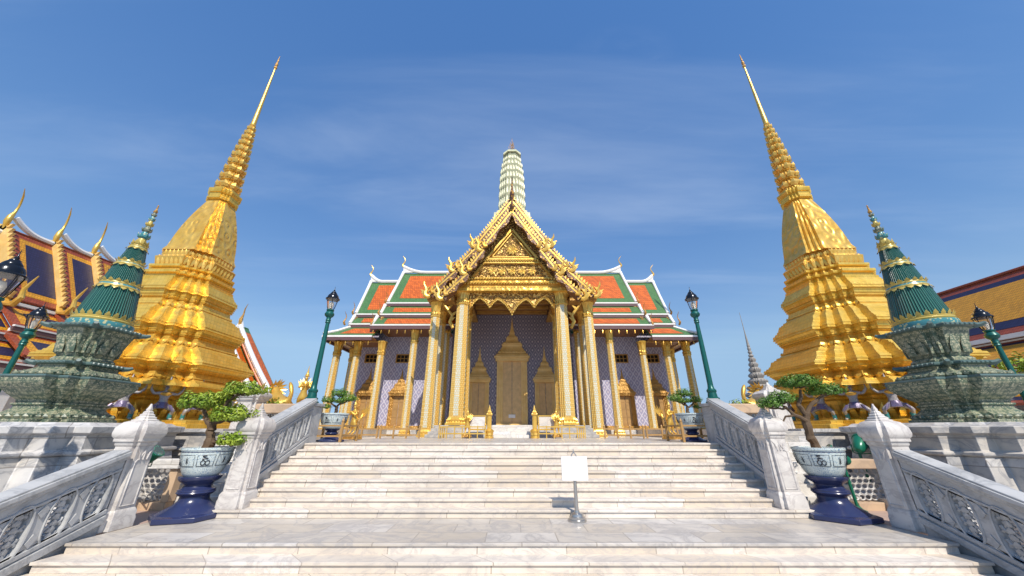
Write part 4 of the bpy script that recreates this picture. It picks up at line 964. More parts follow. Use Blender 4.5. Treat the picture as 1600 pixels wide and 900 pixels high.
MB().box(-.24, .24, 25.90, 25.92, PF + .55, PF + .78).build('notice', 'sign_white', d_)
for s in (-1, 1):
    spire_frame(s * 2.45, 26.02, PF + .16, 3.2, 1.55, 5.9, 'door_gilt', .60, 'side_door', 'gold_paint')

# ---- roofs of the wings
def roof_sheet(name, pts, th, mat, parent, inset=None):
    """pts: 4 corners (top-left, top-right, bottom-right, bottom-left) of a sloping sheet"""
    p = [Vector(q) for q in pts]; n = (p[1] - p[0]).cross(p[3] - p[0]).normalized()
    if n.z < 0: n = -n
    return MB().add([q for q in p] + [q - n * th for q in p], [(3, 2, 1, 0), (4, 5, 6, 7), (0, 1, 5, 4), (1, 2, 6, 5), (2, 3, 7, 6), (3, 0, 4, 7)]).build(name, mat, parent)
def lift(pts, k):
    p = [Vector(q) for q in pts]; n = (p[1] - p[0]).cross(p[3] - p[0]).normalized(); n = -n if n.z < 0 else n
    return [q + n * k for q in p]
def trap(pts, l, r, t, b):
    """inner rectangle in fractions of a 4-corner sheet"""
    p = [Vector(q) for q in pts]
    g = lambda u, v: p[0].lerp(p[1], u).lerp(p[3].lerp(p[2], u), v)
    return [g(l, t), g(1 - r, t), g(1 - r, b), g(l, b)]
def roof_tier(name, xi, xo_t, xo_b, yt, zt, yb, zb, s, bw, bt, bb, edge=.125, yc=28.):
    """one slope pair of a wing roof: green border, orange field, white verge"""
    for m_ in (1, -1):
        Y = lambda y: y if m_ == 1 else 2 * yc - y
        A = [(s * xi, Y(yt), zt), (s * xo_t, Y(yt), zt), (s * xo_b, Y(yb), zb), (s * xi, Y(yb), zb)]
        r = roof_sheet(name, A, .14, 'tile_green', TP)
        w = abs(xo_b - xi)
        roof_sheet('orange_field', lift(trap(A, 0, bw / w, bt, 1 - bb), .012), .01, 'tile_orange', r)
        e0, e1 = Vector(A[1]), Vector(A[2]); dv = (e1 - e0)
        vb = MB().tube([e0 + dv * q + Vector((0, 0, .05 + .10 * (1 - q) ** 3)) for q in (0, .1, .25, .5, .75, 1)], [edge * 1.15, edge, edge * .95, edge * .9, edge * .9, edge * .9], 8); vb.build('verge', 'white_plaster', r)
def fascia(x0, x1, y, z, s, h=.16, nm='fascia', yc=28., d='fascia_dark'):
    for m_ in (1, -1):
        yy = y if m_ == 1 else 2 * yc - y
        o = MB().box(s * x0, s * x1, yy - .05, yy + .05, z - h, z).build(nm, d, TP)
        MB().box(s * x0, s * x1, yy - .07, yy + .07, z + .0, z + .10).build('white_band', 'white_plaster', o)
def horn(name, base, h, out, parent, mat='gold_plain', curl=1., r=.10):
    """slender roof finial: bulbous breast, neck sweeping up and outwards; out = horizontal direction of the tip"""
    b = Vector(base); o_ = Vector(out).normalized(); P = []
    for u, v in ((0, -.05), (.10, .06), (.16, .16), (.10, .30), (.02, .45), (-.01, .60), (.05, .75), (.15, .88), (.26, 1.0)):
        P.append(b + o_ * (u * h * curl) + Vector((0, 0, v * h)))
    MB().tube(P, [r * 1.0, r * 1.3, r * 1.2, r * .85, r * .62, r * .5, r * .42, r * .32, r * .05], 8).build(name, mat, parent)
for s in (-1, 1):
    # inner, higher roof
    roof_tier('roof', 2.6, 9.8, 9.75, 28, 13.0, 25.2, 9.2, s, .75, .10, .13)
    fascia(3.5, 9.8, 25.08, 9.06, s, .2)
    roof_tier('roof_skirt', 3.5, 9.85, 9.8, 25.0, 8.78, 24.25, 7.95, s, .8, .16, .26)
    fascia(3.5, 9.85, 24.2, 7.84, s, .2)
    roof_tier('roof_skirt', 3.5, 9.95, 9.9, 24.12, 7.58, 23.2, 6.78, s, .8, .10, .2)
    fascia(3.5, 9.95, 23.15, 6.72, s, .24)
    # outer, lower roof
    roof_tier('roof', 9.3, 12.6, 12.0, 28, 12.1, 25.0, 8.2, s, .7, .10, .12)
    fascia(9.7, 12.0, 24.9, 8.08, s, .2)
    roof_tier('roof_skirt', 9.7, 11.98, 11.85, 24.8, 7.82, 24.0, 7.1, s, .75, .12, .24)
    fascia(9.7, 11.85, 23.95, 7.02, s, .2)
    # ridge caps, white gable ends, upturned crests and horns
    for x0, x1, z in ((2.6, 9.8, 13.05), (9.0, 12.6, 12.15)):
        rp = MB().tube([(s * lerp(x0, x1, q), 28, z + .05 + .55 * max(0, (q - .72) / .28) ** 2) for q in [k / 14 for k in range(15)]], .17, 8).build('ridge', 'white_plaster', TP)
        # concave white crest where ridge meets the gable
        horn('horn_finial', (s * x1, 28, z + .62), 1.15, (s, 0, 0), rp, r=.075)
        MB().slab([(0, 0), (.9, .05), (.35, .25), (.06, .75), (-.06, .75)], lambda u, v, w, x1=x1, z=z: (s * (x1 - u), 27.9 + w, z + v), .2).build('crest', 'white_plaster', rp)
    for xg, zr, prof in ((9.7, 12.95, [(25.2, 9.15), (24.2, 7.9), (23.3, 6.75)]), (12.0, 11.9, [(25.0, 8.2), (24.0, 7.1)])):
        q = [(28, zr)] + prof; poly = [(y - 28, z) for y, z in q] + [(28 - y, z) for y, z in reversed(q[1:])]
        MB().slab(poly, lambda u, v, w: (s * (xg - .25 + w), 28 + u, v - .12), .2).build('gable', 'gold_pediment', TP)
        for y, z in prof[:1] + prof[1:]:
            horn('eave_finial', (s * (xg + .15), y - .05, z - .05), .95, (s * .25, -1, 0), TP, 'gold_dull', r=.06)
    # hipped skirt round the outer end
    ey, ez, iy, iz = 22.95, 6.0, 23.9, 6.80; xo, xi2 = 12.95, 11.7
    A = [(s * 9.6, iy, iz), (s * xi2, iy, iz), (s * xo, ey, ez), (s * 9.6, ey, ez)]
    r = roof_sheet('hip_skirt', A, .14, 'tile_green', TP); roof_sheet('orange_field', lift(trap(A, .0, .24, .14, .8), .012), .01, 'tile_orange', r)
    B = [(s * xi2, iy, iz), (s * xi2, 56 - iy, iz), (s * xo, 56 - ey, ez), (s * xo, ey, ez)]
    r2_ = roof_sheet('hip_skirt', B, .14, 'tile_green', TP); roof_sheet('orange_field', lift(trap(B, .05, .05, .14, .8), .012), .01, 'tile_amber', r2_)
    A2 = [(x, 56 - y, z) for x, y, z in A]; roof_sheet('hip_skirt', A2, .14, 'tile_green', TP)
    MB().tube([(s * xi2, iy, iz + .06), (s * (xi2 + xo) / 2, (iy + ey) / 2, (iz + ez) / 2 + .03), (s * (xo + .05), ey - .05, ez + .1)], .10, 6).build('hip_rib', 'white_plaster', r)
    e = MB().box(s * 9.6, s * (xo + .04), ey - .1, ey + .03, ez - .36, ez - .16).box(s * (xo - .03), s * (xo + .1), ey + .035, 56 - ey, ez - .36, ez - .16); e.build('eave_board', 'fascia_dark', TP)
    e = MB().box(s * 9.6, s * (xo + .06), ey - .12, ey + .03, ez - .155, ez - .03).box(s * (xo - .03), s * (xo + .12), ey + .035, 56 - ey, ez - .155, ez - .03); e.build('eave_band', 'white_plaster', TP)
    # soffits and architraves
    MB().box(s * 9.6, s * xo, ey + .05, 25.88, ez - .20, ez - .12).box(s * 11.72, s * xo, 25.88, 33, ez - .20, ez - .12).build('soffit', 'soffit', TP)
    MB().box(s * 4.6, s * 9.55, 23.25, 25.88, 6.62, 6.70).build('soffit', 'soffit', TP)
    MB().box(s * 9.0, s * 12.55, 23.8, 24.1, 5.745, 5.79).box(s * 12.16, s * 12.44, 24.11, 32.2, 5.745, 5.79).build('architrave', 'gold_dull', TP)
    for k in range(6):                                        # little bells under the eaves
        x = 9.8 + k * .52; MB().lathe([(.0, 5.60), (.045, 5.46), (.012, 5.42), (.03, 5.34), (.0, 5.30)], 6, (s * x, ey - .03)).build('bell', 'gold_plain', TP)
    for k in range(9):
        x = 5.2 + k * .56; MB().lathe([(.0, 6.44), (.045, 6.30), (.012, 6.26), (.03, 6.18), (.0, 6.14)], 6, (s * x, 23.12)).build('bell', 'gold_plain', TP)

# ---- portico roof: two nested gables
OUT = [(0, 14.85), (2.44, 11.2), (3.73, 9.47), (5.15, 7.75)]
INN = [(0, 13.35), (1.95, 10.45), (2.85, 8.85), (4.15, 7.25)]
def gable_roof(G, y0, y1, brk, nm):
    for s in (-1, 1):
        for k in range(3):
            (xa, za), (xb, zb) = G[k], G[k + 1]
            if k: za -= .28                                   # each lower slope starts under the one above
            A = [(s * xa, y0, za), (s * xa, y1, za), (s * xb, y1, zb), (s * xb, y0, zb)]
            r = roof_sheet(nm, A, .12, 'tile_green', TP)
            f = lift(trap(A, .03, .0, .08, .88), .012); roof_sheet('orange_field', f, .01, 'tile_orange', r)
            sf = lift(A, -.125); roof_sheet('lining', sf, .02, 'soffit', r)
gable_roof(OUT, 19.62, 27.9, None, 'portico_roof'); gable_roof(INN, 18.72, 19.6, None, 'front_roof')
def bargeboards(G, y, w, n, nm):
    for s in (-1, 1):
        for k in range(3):
            a, b = Vector((G[k][0], G[k][1])), Vector((G[k + 1][0], G[k + 1][1]))
            if k: a = a + Vector((-.10, -.12))
            d = (b - a).normalized(); nr = Vector((-d.y, d.x)); nr = nr if nr.y > 0 else -nr; L = (b - a).length
            fr = lambda u, v, t_: (s * (a.x + d.x * u + nr.x * v), y - .09 + t_, a.y + d.y * u + nr.y * v)
            pts_t = [(L * q, .03 + .05 * math.sin(q * 9)) for q in [i / 10 for i in range(11)]]; pts_b = [(L * q, -w + .10 * math.sin(q * 15 + k)) for q in [i / 10 for i in range(10, -1, -1)]]
            bb = MB().slab(pts_t + pts_b, fr, .16).build(nm, 'gold_barge', TP)
            # row of leaf crockets standing along the back
            N = max(3, int(L / .21)); tm = MB()
            for i in range(N):
                u = L * (i + .5) / N; tm.slab([(u - .09, .0), (u + .08, .0), (u + .05, .10), (u - .08, .24), (u - .11, .12)], lambda p, q, t_: fr(p, q, t_ + .035), .09)
            tm.build('crocket_row', 'gold_plain', bb)
            mo = MB().slab([(0, -.17), (L, -.17), (L, -.07), (0, -.07)], lambda p, q, t_: fr(p, q, t_ - .02), .2); mo.build('moulding', 'gold_plain', bb)
            # serpent-head finial at the foot of each stage
            e = [(0, -.30), (.26, -.36), (.52, -.22), (.62, .04), (.50, .32), (.60, .58), (.80, .86), (.84, 1.22)]
            hp = MB(); E = [(s * (b.x - .12 + u * .54), y - .05, b.y - .0 + v * .66) for u, v in e]; hp.tube(E, [.10, .14, .16, .15, .10, .08, .06, .012], 8)
            for q in range(4):
                j = 1 + q; p0 = Vector(E[j]); hp.slab([(-.05, -.08), (.10, -.02), (.30, .22), (.02, .14)], lambda p, q_, t_: (p0.x + s * p * (1 if q != 3 else -.8), y - .12 + t_, p0.z + q_), .12)
            e2 = [(0, -.12), (.30, -.20), (.46, .02), (.36, .30), (.50, .60)]; hp2 = MB(); hp2.tube([(s * (b.x - .42 + u * .5), y - .13, b.y + .16 + v * .6) for u, v in e2], [.09, .12, .12, .07, .012], 7)
            o_ = hp.build('serpent_finial', 'gold_plain', bb); hp2.build('serpent_finial', 'gold_plain', bb)
bargeboards(OUT, 19.60, .36, 12, 'bargeboard'); bargeboards(INN, 18.70, .34, 10, 'bargeboard')
for y, z in ((19.6, 14.85), (18.7, 13.35)):
    horn('apex_finial', (0, y - .05, z), 1.75 if z > 14 else 1.0, (0, -1, 0), TP, 'gold_barge', curl=.8, r=.13)
# pediment
MB().add([], [])
ped = MB().slab([(-3.55, 8.45), (3.55, 8.45), (2.75, 9.25), (1.95, 10.6), (0, 13.3), (-1.95, 10.6), (-2.75, 9.25)], lambda u, v, w: (u, 19.35 + w, v), .2).build('pediment', 'gold_pediment', TP)
fr0 = MB()
def bar(mb, p, q, w, y0, y1):
    p, q = Vector(p), Vector(q); d = (q - p).normalized(); n = Vector((-d.y, d.x)) * w / 2
    mb.slab([tuple(p - n), tuple(q - n), tuple(q + n), tuple(p + n)], lambda u, v, t: (u, y0 + t, v), y1 - y0)
for pts, w, y in (([(-1.62, 9.95), (1.62, 9.95), (0, 12.15), (-1.62, 9.95)], .13, 19.19), ([(-1.25, 10.12), (1.25, 10.12), (0, 11.85), (-1.25, 10.12)], .06, 19.23), ([(-2.5, 8.62), (2.5, 8.62), (1.75, 9.7), (-1.75, 9.7), (-2.5, 8.62)], .11, 19.2)):
    for a, b in zip(pts, pts[1:]): bar(fr0, a, b, w, y, 19.35)
fr0.build('frame', 'gold_plain', ped)
for k in range(5):
    x = (k - 2) * .62; z = 9.12; rel = MB()
    for q in range(7):
        a = q * 2 * math.pi / 7; rel.leaf((x, 19.33, z), (math.cos(a + 1.57), 0, math.sin(a + 1.57)), (math.cos(a), -.2, math.sin(a)), (0, -1, 0), .20, .30, .35)
    rel.build('rosette', 'gold_plain', ped)
rel = MB()
for q in range(9):
    a = q * 2 * math.pi / 9; rel.leaf((0, 19.33, 10.62), (math.cos(a + 1.57), 0, math.sin(a + 1.57)), (math.cos(a), -.2, math.sin(a)), (0, -1, 0), .24, .42, .4)
rel.build('rosette', 'gold_plain', ped)
for z, hw, st_, h in ((9.76, 1.8, .16, .16), (8.50, 2.9, .17, .16), (8.30, 2.95, .17, -.16)):
    n = int(2 * hw / st_); rel = MB()
    for i in range(n): rel.leaf((-hw + (i + .5) * st_, 19.18 if z > 8.4 else 19.1, z), (1, 0, 0), (0, -.1, 1 if h > 0 else -1), (0, -1, 0), st_ * .9, abs(h), .4)
    rel.build('leaf_row', 'gold_plain', ped)
ent = MB().box(-3.6, 3.6, 19.30, 20.35, 8.02, 8.28).box(-3.6, 3.6, 19.16, 20.35, 8.285, 8.44).box(-3.6, 3.6, 19.24, 20.3, 7.80, 8.015).build('entablature', 'gold_relief', TP, bevel=.01)
for s in (-1, 1):
    MB().box(*sorted((s * 3.62, s * 5.3)), 20.0, 20.9, 7.46, 7.72).box(*sorted((s * 4.35, s * 5.2)), 20.91, 26, 7.46, 7.72).box(*sorted((s * 2.7, s * 3.4)), 20.4, 26, 7.82, 8.0).build('side_beam', 'gold_dull', TP)
MB().box(-3.6, 3.6, 20.4, 26, 8.45, 8.55).build('ceiling', 'soffit', TP)
for s in (-1, 1): MB().box(*sorted((s * 3.62, s * 5.0)), 19.9, 26, 7.73, 7.80).build('ceiling', 'soffit', TP)
for k in range(1, 5): MB().box(-2.68, 2.68, 20.3 + k * 1.15, 20.5 + k * 1.15, 8.2, 8.44).build('ceiling_beam', 'gold_dull', TP)
# fringe of pointed pendants between the front columns
def hang(x):
    q = abs(x) / 2.60
    f = .20 + .16 * q ** 2
    for c, w, d in ((0, .26, 1.28), (.52, .20, .86), (1.0, .16, 1.1)): f = max(f, d * math.exp(-abs(q - c) / w * 1.15) + .12)
    return f
N = 64; xs = [-2.60 + 5.20 * i / N for i in range(N + 1)]
frg = MB(); top = [(x, 7.80) for x in xs]; bot = [(x, 7.80 - hang(x)) for x in xs]
for i in range(N):
    frg.slab([bot[i], bot[i + 1], top[i + 1], top[i]], lambda u, v, w: (u, 19.62 + w, v), .10)
fo = frg.build('fringe', 'gold_pediment', TP)
fl = MB()
for i in range(2, N - 1, 1): fl.leaf((xs[i], 19.615, 7.80 - hang(xs[i]) + .05), (1, 0, 0), (0, -.1, -1), (0, -1, 0), .09, .14, .3)
fl.tube([(x, 19.60, 7.80 - hang(x) + .10) for x in xs], .03, 5); fl.build('fringe_edge', 'gold_plain', fo)
for s in (-1, 1):                                              # brackets
    for x, y, z in ((4.05, 20.3, 6.9), (3.05, 20.9, 6.9)):
        pts = [(s * (x - .42 + .0), y, z - 1.15), (s * (x - .22), y, z - .75), (s * (x - .34), y, z - .35), (s * (x - .02), y, z + .05), (s * (x + .30), y, z + .45)]
        b = MB().tube(pts, [.10, .13, .10, .09, .05], 8)
        for i in range(3): b.slab([(-.04, 0), (.12, .05), (.30, .30), (.02, .16)], lambda u, v, w: (pts[i + 1][0] - s * u, y - .06 + w, pts[i + 1][2] + v), .1)
        b.build('bracket', 'gold_plain', TP)
    mold = MB()
    for k in range(26): mold.leaf((s * 2.62, 19.55, .9 + k * .25), (0, 1, 0), (s * -.2, 0, 1), (-s, 0, 0), .2, .26, .4)
    mold.build('leaf_moulding', 'gold_plain', TP)

# ---- crossing tower
P = redent(.52, 3); tw = MB().plan(P, [(2.6, 11.5), (2.6, 14.0), (2.3, 14.2), (2.3, 15.6), (2.45, 15.8), (2.0, 16.1), (2.0, 17.3), (2.15, 17.5), (1.75, 17.8), (1.7, 19.0)], (0, 28)).build('tower_base', 'prang_mosaic', TP)
z = 19.0
for k in range(8):
    q = k / 7; r = 1.30 * (1 - .10 * q - .32 * q ** 3.2); h = lerp(1.15, .72, q)
    t_ = MB().plan(P, [(r * .92, z), (r * .95, z + h * .62), (r * 1.0, z + h * .70), (r * 1.01, z + h * .82), (r * .97, z + h * .86), (r * .90, z + h)], (0, 28))
    t_.petals([(x * r * 1.0, 28 + y * r * 1.0) for x, y in P], z + h * .80, .34, .24, h * .55, False, .2, -.12)
    t_.petals([(x * r * .95, 28 + y * r * .95) for x, y in P], z + h * .08, .3, .22, h * .5, False, .25, .0)
    t_.build('tower_tier', 'prang_mosaic', TP); z += h
MB().plan(P, [(.92, z), (.86, z + .28), (.60, z + .55), (.22, z + .72), (.10, z + .75)], (0, 28)).build('tower_crown', 'prang_mosaic', TP)
zt = z + .75
fn = MB().tube([(0, 28, zt - .1), (0, 28, zt + 2.0)], [.05, .015], 6)
for zz_, r, n in ((.35, .42, 4), (.75, .3, 4), (1.1, .2, 4)):
    for q in range(n):
        a = q * math.pi / 2 + .5; fn.tube([(0, 28, zt + zz_ - .2), (r * .8 * math.cos(a), 28 + r * .8 * math.sin(a), zt + zz_ - .1), (r * math.cos(a), 28 + r * math.sin(a), zt + zz_ + .3)], [.03, .03, .008], 5)
fn.build('tower_finial', 'gold_dull', TP)

# ------------------------------------------------------------------ railings, gate posts, tablets, gilt figures before the portico
for s in (-1, 1):
    f = thing('gilt_railing', 'low gilt railing in front of the portico, %s of the entrance steps' % side[s], 'railing', (s * 2.3, 17.3, ZP), 'gilt railings')
    for k in range(7):
        x = s * (1.25 + k * .36); mb = MB().box(x - .022, x + .022, 17.28, 17.32, ZP, ZP + .55)
        if k in (0, 6): mb.lathe([(.03, ZP + .55), (.05, ZP + .60), (.02, ZP + .66), (.03, ZP + .69), (.005, ZP + .78)], 8, (x, 17.3))
        mb.build('post', 'gold_plain', f)
    for z in (.18, .47): MB().box(s * 1.25, s * 3.42, 17.275, 17.325, ZP + z, ZP + z + .055).build('rail', 'gold_plain', f)
    for k in range(3): MB().box(s * 3.385, s * 3.435, 17.7 + k * .5, 17.75 + k * .5, ZP, ZP + .5).build('post', 'gold_plain', f)
    MB().box(s * 3.39, s * 3.43, 17.33, 18.8, ZP + .44, ZP + .50).build('rail', 'gold_plain', f)
    g_ = thing('gate_post', 'gilt gate post with flame tip and lotus foot at the %s of the entrance steps' % side[s], 'post', (s * 1.08, 17.5, ZP), 'gilt gate posts'); c = (s * 1.08, 17.5)
    mb = MB().lathe([(.20, ZP), (.22, ZP + .06), (.14, ZP + .14), (.24, ZP + .32), (.14, ZP + .40)], 12, c); mb.ring_petals(.17, ZP + .12, 9, .14, .24, c, slope=.3); mb.build('lotus_foot', 'gold_plain', g_)
    MB().plan(redent(.5, 2), [(.10, ZP + .40), (.10, ZP + 1.0), (.14, ZP + 1.02), (.14, ZP + 1.08), (.09, ZP + 1.12), (.11, ZP + 1.16), (.05, ZP + 1.24), (.06, ZP + 1.27), (.005, ZP + 1.48)], c).build('shaft', 'gold_plain', g_)
    tb = thing('marble_tablet', 'small white marble tablet in a gilt frame behind the %s railing' % side[s], 'tablet', (s * 1.72, 18.35, ZP), 'marble tablets')
    MB().box(s * 1.35, s * 2.1, 18.3, 18.36, ZP + .42, ZP + .98).build('slab', 'marble_white', tb, bevel=.01)
    mb = MB()
    for a, b in ((1.29, 1.345), (2.105, 2.16)): mb.box(s * a, s * b, 18.28, 18.38, ZP, ZP + 1.03)
    mb.box(s * 1.345, s * 2.105, 18.28, 18.38, ZP + .985, ZP + 1.04).box(s * 1.345, s * 2.105, 18.28, 18.38, ZP + .35, ZP + .415); mb.build('frame', 'gold_plain', tb)
    for k, (xa, xb, y) in enumerate(((4.3, 6.1, 17.2), (6.4, 8.6, 17.6))):
        w_ = thing('timber_rail', 'low dark timber barrier on the terrace before the %s wing, %s' % (side[s], ['nearer the portico', 'nearer the lamp'][k]), 'barrier', (s * (xa + xb) / 2, y, ZP), 'timber barriers')
        for q in range(4): x = s * lerp(xa, xb, q / 3); MB().box(x - .035, x + .035, y - .035, y + .035, ZP, ZP + .5).lathe([(.04, ZP + .5), (.05, ZP + .53), (.005, ZP + .6)], 6, (x, y)).build('post', 'wood_door', w_)
        for z in (.12, .38): MB().box(s * xa, s * xb, y - .02, y + .02, ZP + z, ZP + z + .06).build('rail', 'wood_door', w_)

def kinnari(label, group, h=1.0):
    t = thing('gilt_kinnari', label, 'statue', (0, 0, 0), group)
    ch_ = [[(0, 0, .52, .13), (0, -.02, .66, .10), (0, -.04, .84, .115), (0, -.03, .95, .09), (0, -.04, 1.02, .04), (0, -.06, 1.10, .07), (0, -.06, 1.17, .06)]]
    for s in (-1, 1):
        ch_.append([(0, 0, .52, .13), (s * .10, -.02, .40, .10), (s * .12, .04, .24, .055), (s * .12, -.02, .06, .04), (s * .12, -.14, .03, .035)])
        ch_.append([(0, -.03, .95, .09), (s * .14, -.04, .93, .05), (s * .20, -.12, .78, .038), (s * .06, -.22, .88 if s > 0 else .84, .03), (s * .03, -.24, .95, .026)])
    ch_.append([(0, 0, .52, .13), (0, .18, .54, .10), (0, .34, .66, .07), (0, .42, .88, .045)])
    body('body', ch_, t, 'gold_plain')
    MB().lathe([(.075, 1.17), (.085, 1.20), (.06, 1.24), (.065, 1.26), (.04, 1.31), (.042, 1.33), (.02, 1.42), (.004, 1.58)], 10, (0, -.06)).build('crown', 'gold_plain', t)
    m_ = MB()
    for k in range(7): a = (k - 3) * .28; m_.leaf((math.sin(a) * .08, .40, .74), (1, .2 * a, 0), (math.sin(a) * .9, .35, 1), (0, 1, .1), .12, .52 - abs(a) * .2, .15)
    m_.build('tail_feathers', 'gold_plain', t)
    for s in (-1, 1):
        m_ = MB()
        for k in range(3): m_.leaf((s * .12, .03, .56 - k * .05), (0, 1, 0), (s * 1, .4, .2 - k * .4), (s, 0, .3), .12, .24, .2)
        m_.build('wing', 'gold_plain', t)
    m_ = MB()
    for s in (-1, 1): m_.lathe([(0, 1.115), (.012, 1.125), (0, 1.135)], 6, (s * .028, -.122)); m_.leaf((s * .072, -.05, 1.09), (0, 1, 0), (s * .15, 0, 1), (s, 0, 0), .05, .11)
    m_.leaf((0, -.125, 1.075), (1, 0, 0), (0, 0, 1), (0, -1, 0), .02, .05, .8); m_.build('face', 'gold_dull', t)
    MB().box(-.24, .24, -.26, .3, -.14, 0).box(-.28, .28, -.30, .34, -.20, -.14).build('pedestal', 'gold_dull', t, bevel=.01)
    return t
kn = kinnari('slender gilt bird-woman statue with tall crown above the sandstone parapet, left', 'gilt bird-people statues'); kn.location = (-8.15, 13.9, .66); kn.rotation_euler = (0, 0, .5); kn.scale = (1.0, 1.0, 1.08)
for s in (-1, 1):
    o = dup(kn, (s * 6.6, 15.3, ZP + .2), 'gilt bird-person statue on the terrace just behind the %s upper pot' % side[s], rz=s * .5, sc=(.95, .95, .95))
    o = dup(kn, (s * 2.15, 17.75, ZP + .2), 'small gilt figure standing behind the railing beside the %s marble tablet' % side[s], rz=0, sc=(.78, .78, .78))
def lion(label, loc, rz):
    t = thing('gilt_guardian_beast', label, 'statue', (0, 0, 0), 'gilt crouching beasts')
    ch_ = [[(0, .1, .50, .24), (0, -.15, .62, .25), (0, -.35, .80, .20), (0, -.45, 1.00, .17), (0, -.60, 1.02, .11)], [(0, .1, .50, .24), (0, .40, .42, .24), (0, .58, .5, .10), (0, .66, .78, .07), (0, .52, 1.05, .09), (0, .40, 1.22, .04)]]
    for s in (-1, 1):
        ch_.append([(0, -.15, .62, .25), (s * .18, -.32, .42, .11), (s * .19, -.34, .18, .085), (s * .19, -.42, .05, .09)]); ch_.append([(0, .40, .42, .24), (s * .22, .36, .32, .15), (s * .24, .22, .16, .10), (s * .24, .12, .05, .09)])
    body('body', ch_, t, 'gold_plain'); m_ = MB()
    for k in range(12): a = k * math.pi / 6; m_.leaf((math.cos(a) * .13, -.40, 1.0 + math.sin(a) * .13), (-math.sin(a), 0, math.cos(a)), (math.cos(a), .7, math.sin(a)), (math.cos(a) * .3, -1, 0), .12, .26, .3)
    m_.build('mane', 'gold_plain', t)
    m_ = MB()
    for s in (-1, 1): m_.lathe([(0, 1.06), (.03, 1.09), (0, 1.12)], 6, (s * .09, -.60)); m_.leaf((s * .13, -.45, 1.1), (1, 0, 0), (s * .4, 0, 1), (0, -1, 0), .10, .16)
    m_.build('face', 'gold_dull', t); MB().box(-.4, .4, -.6, .75, -.2, .0).build('pedestal', 'marble_white', t, bevel=.02)
    t.location = loc; t.rotation_euler = (0, 0, rz); WL[t.name] = loc; return t
ln = lion('crouching gilt beast with curling tail above the sandstone parapet on the left', (-9.35, 14.4, .55), -2.0)
dup(ln, (9.75, 14.4, .45), 'crouching gilt beast with curling tail above the sandstone parapet on the right', rz=2.0)
for i, (x, y, z, r, lab) in enumerate(((-9.0, 13.45, .50, .34, 'small green shrub behind the left sandstone parapet'), (8.55, 13.45, .52, .30, 'small green shrub behind the right sandstone parapet'))):
    t = thing('shrub', lab, 'shrub', (x, y, z)); m_ = MB(); canopy(m_, (x, y, z + .25), r * 1.5, r, r, 420, rnd, .11); m_.build('foliage', 'leaf_bright', t, smooth=0)
    m_ = MB()
    for k in range(5): m_.tube([(x, y, 0), (x + .1 * (k - 2), y + .05 * k - .1, z + .3)], [.02, .008], 5)
    m_.build('stems', 'bark', t)
t = thing('small_tree', 'leafy yellow green tree beside the lantern post at the right edge', 'tree', (17.2, 11.6, ZL)); m_ = MB()
MB().tube([(17.2, 11.6, ZL), (17.1, 11.6, .4), (17.0, 11.6, 1.6)], [.11, .08, .04], 8).build('trunk', 'bark', t)
m_ = MB(); canopy(m_, (17.1, 11.6, 2.0), .6, .6, .40, 420, rnd, .16); canopy(m_, (16.7, 11.5, 1.5), .35, .35, .25, 160, rnd, .15); m_.build('crown', 'leaf_bright', t, smooth=0)

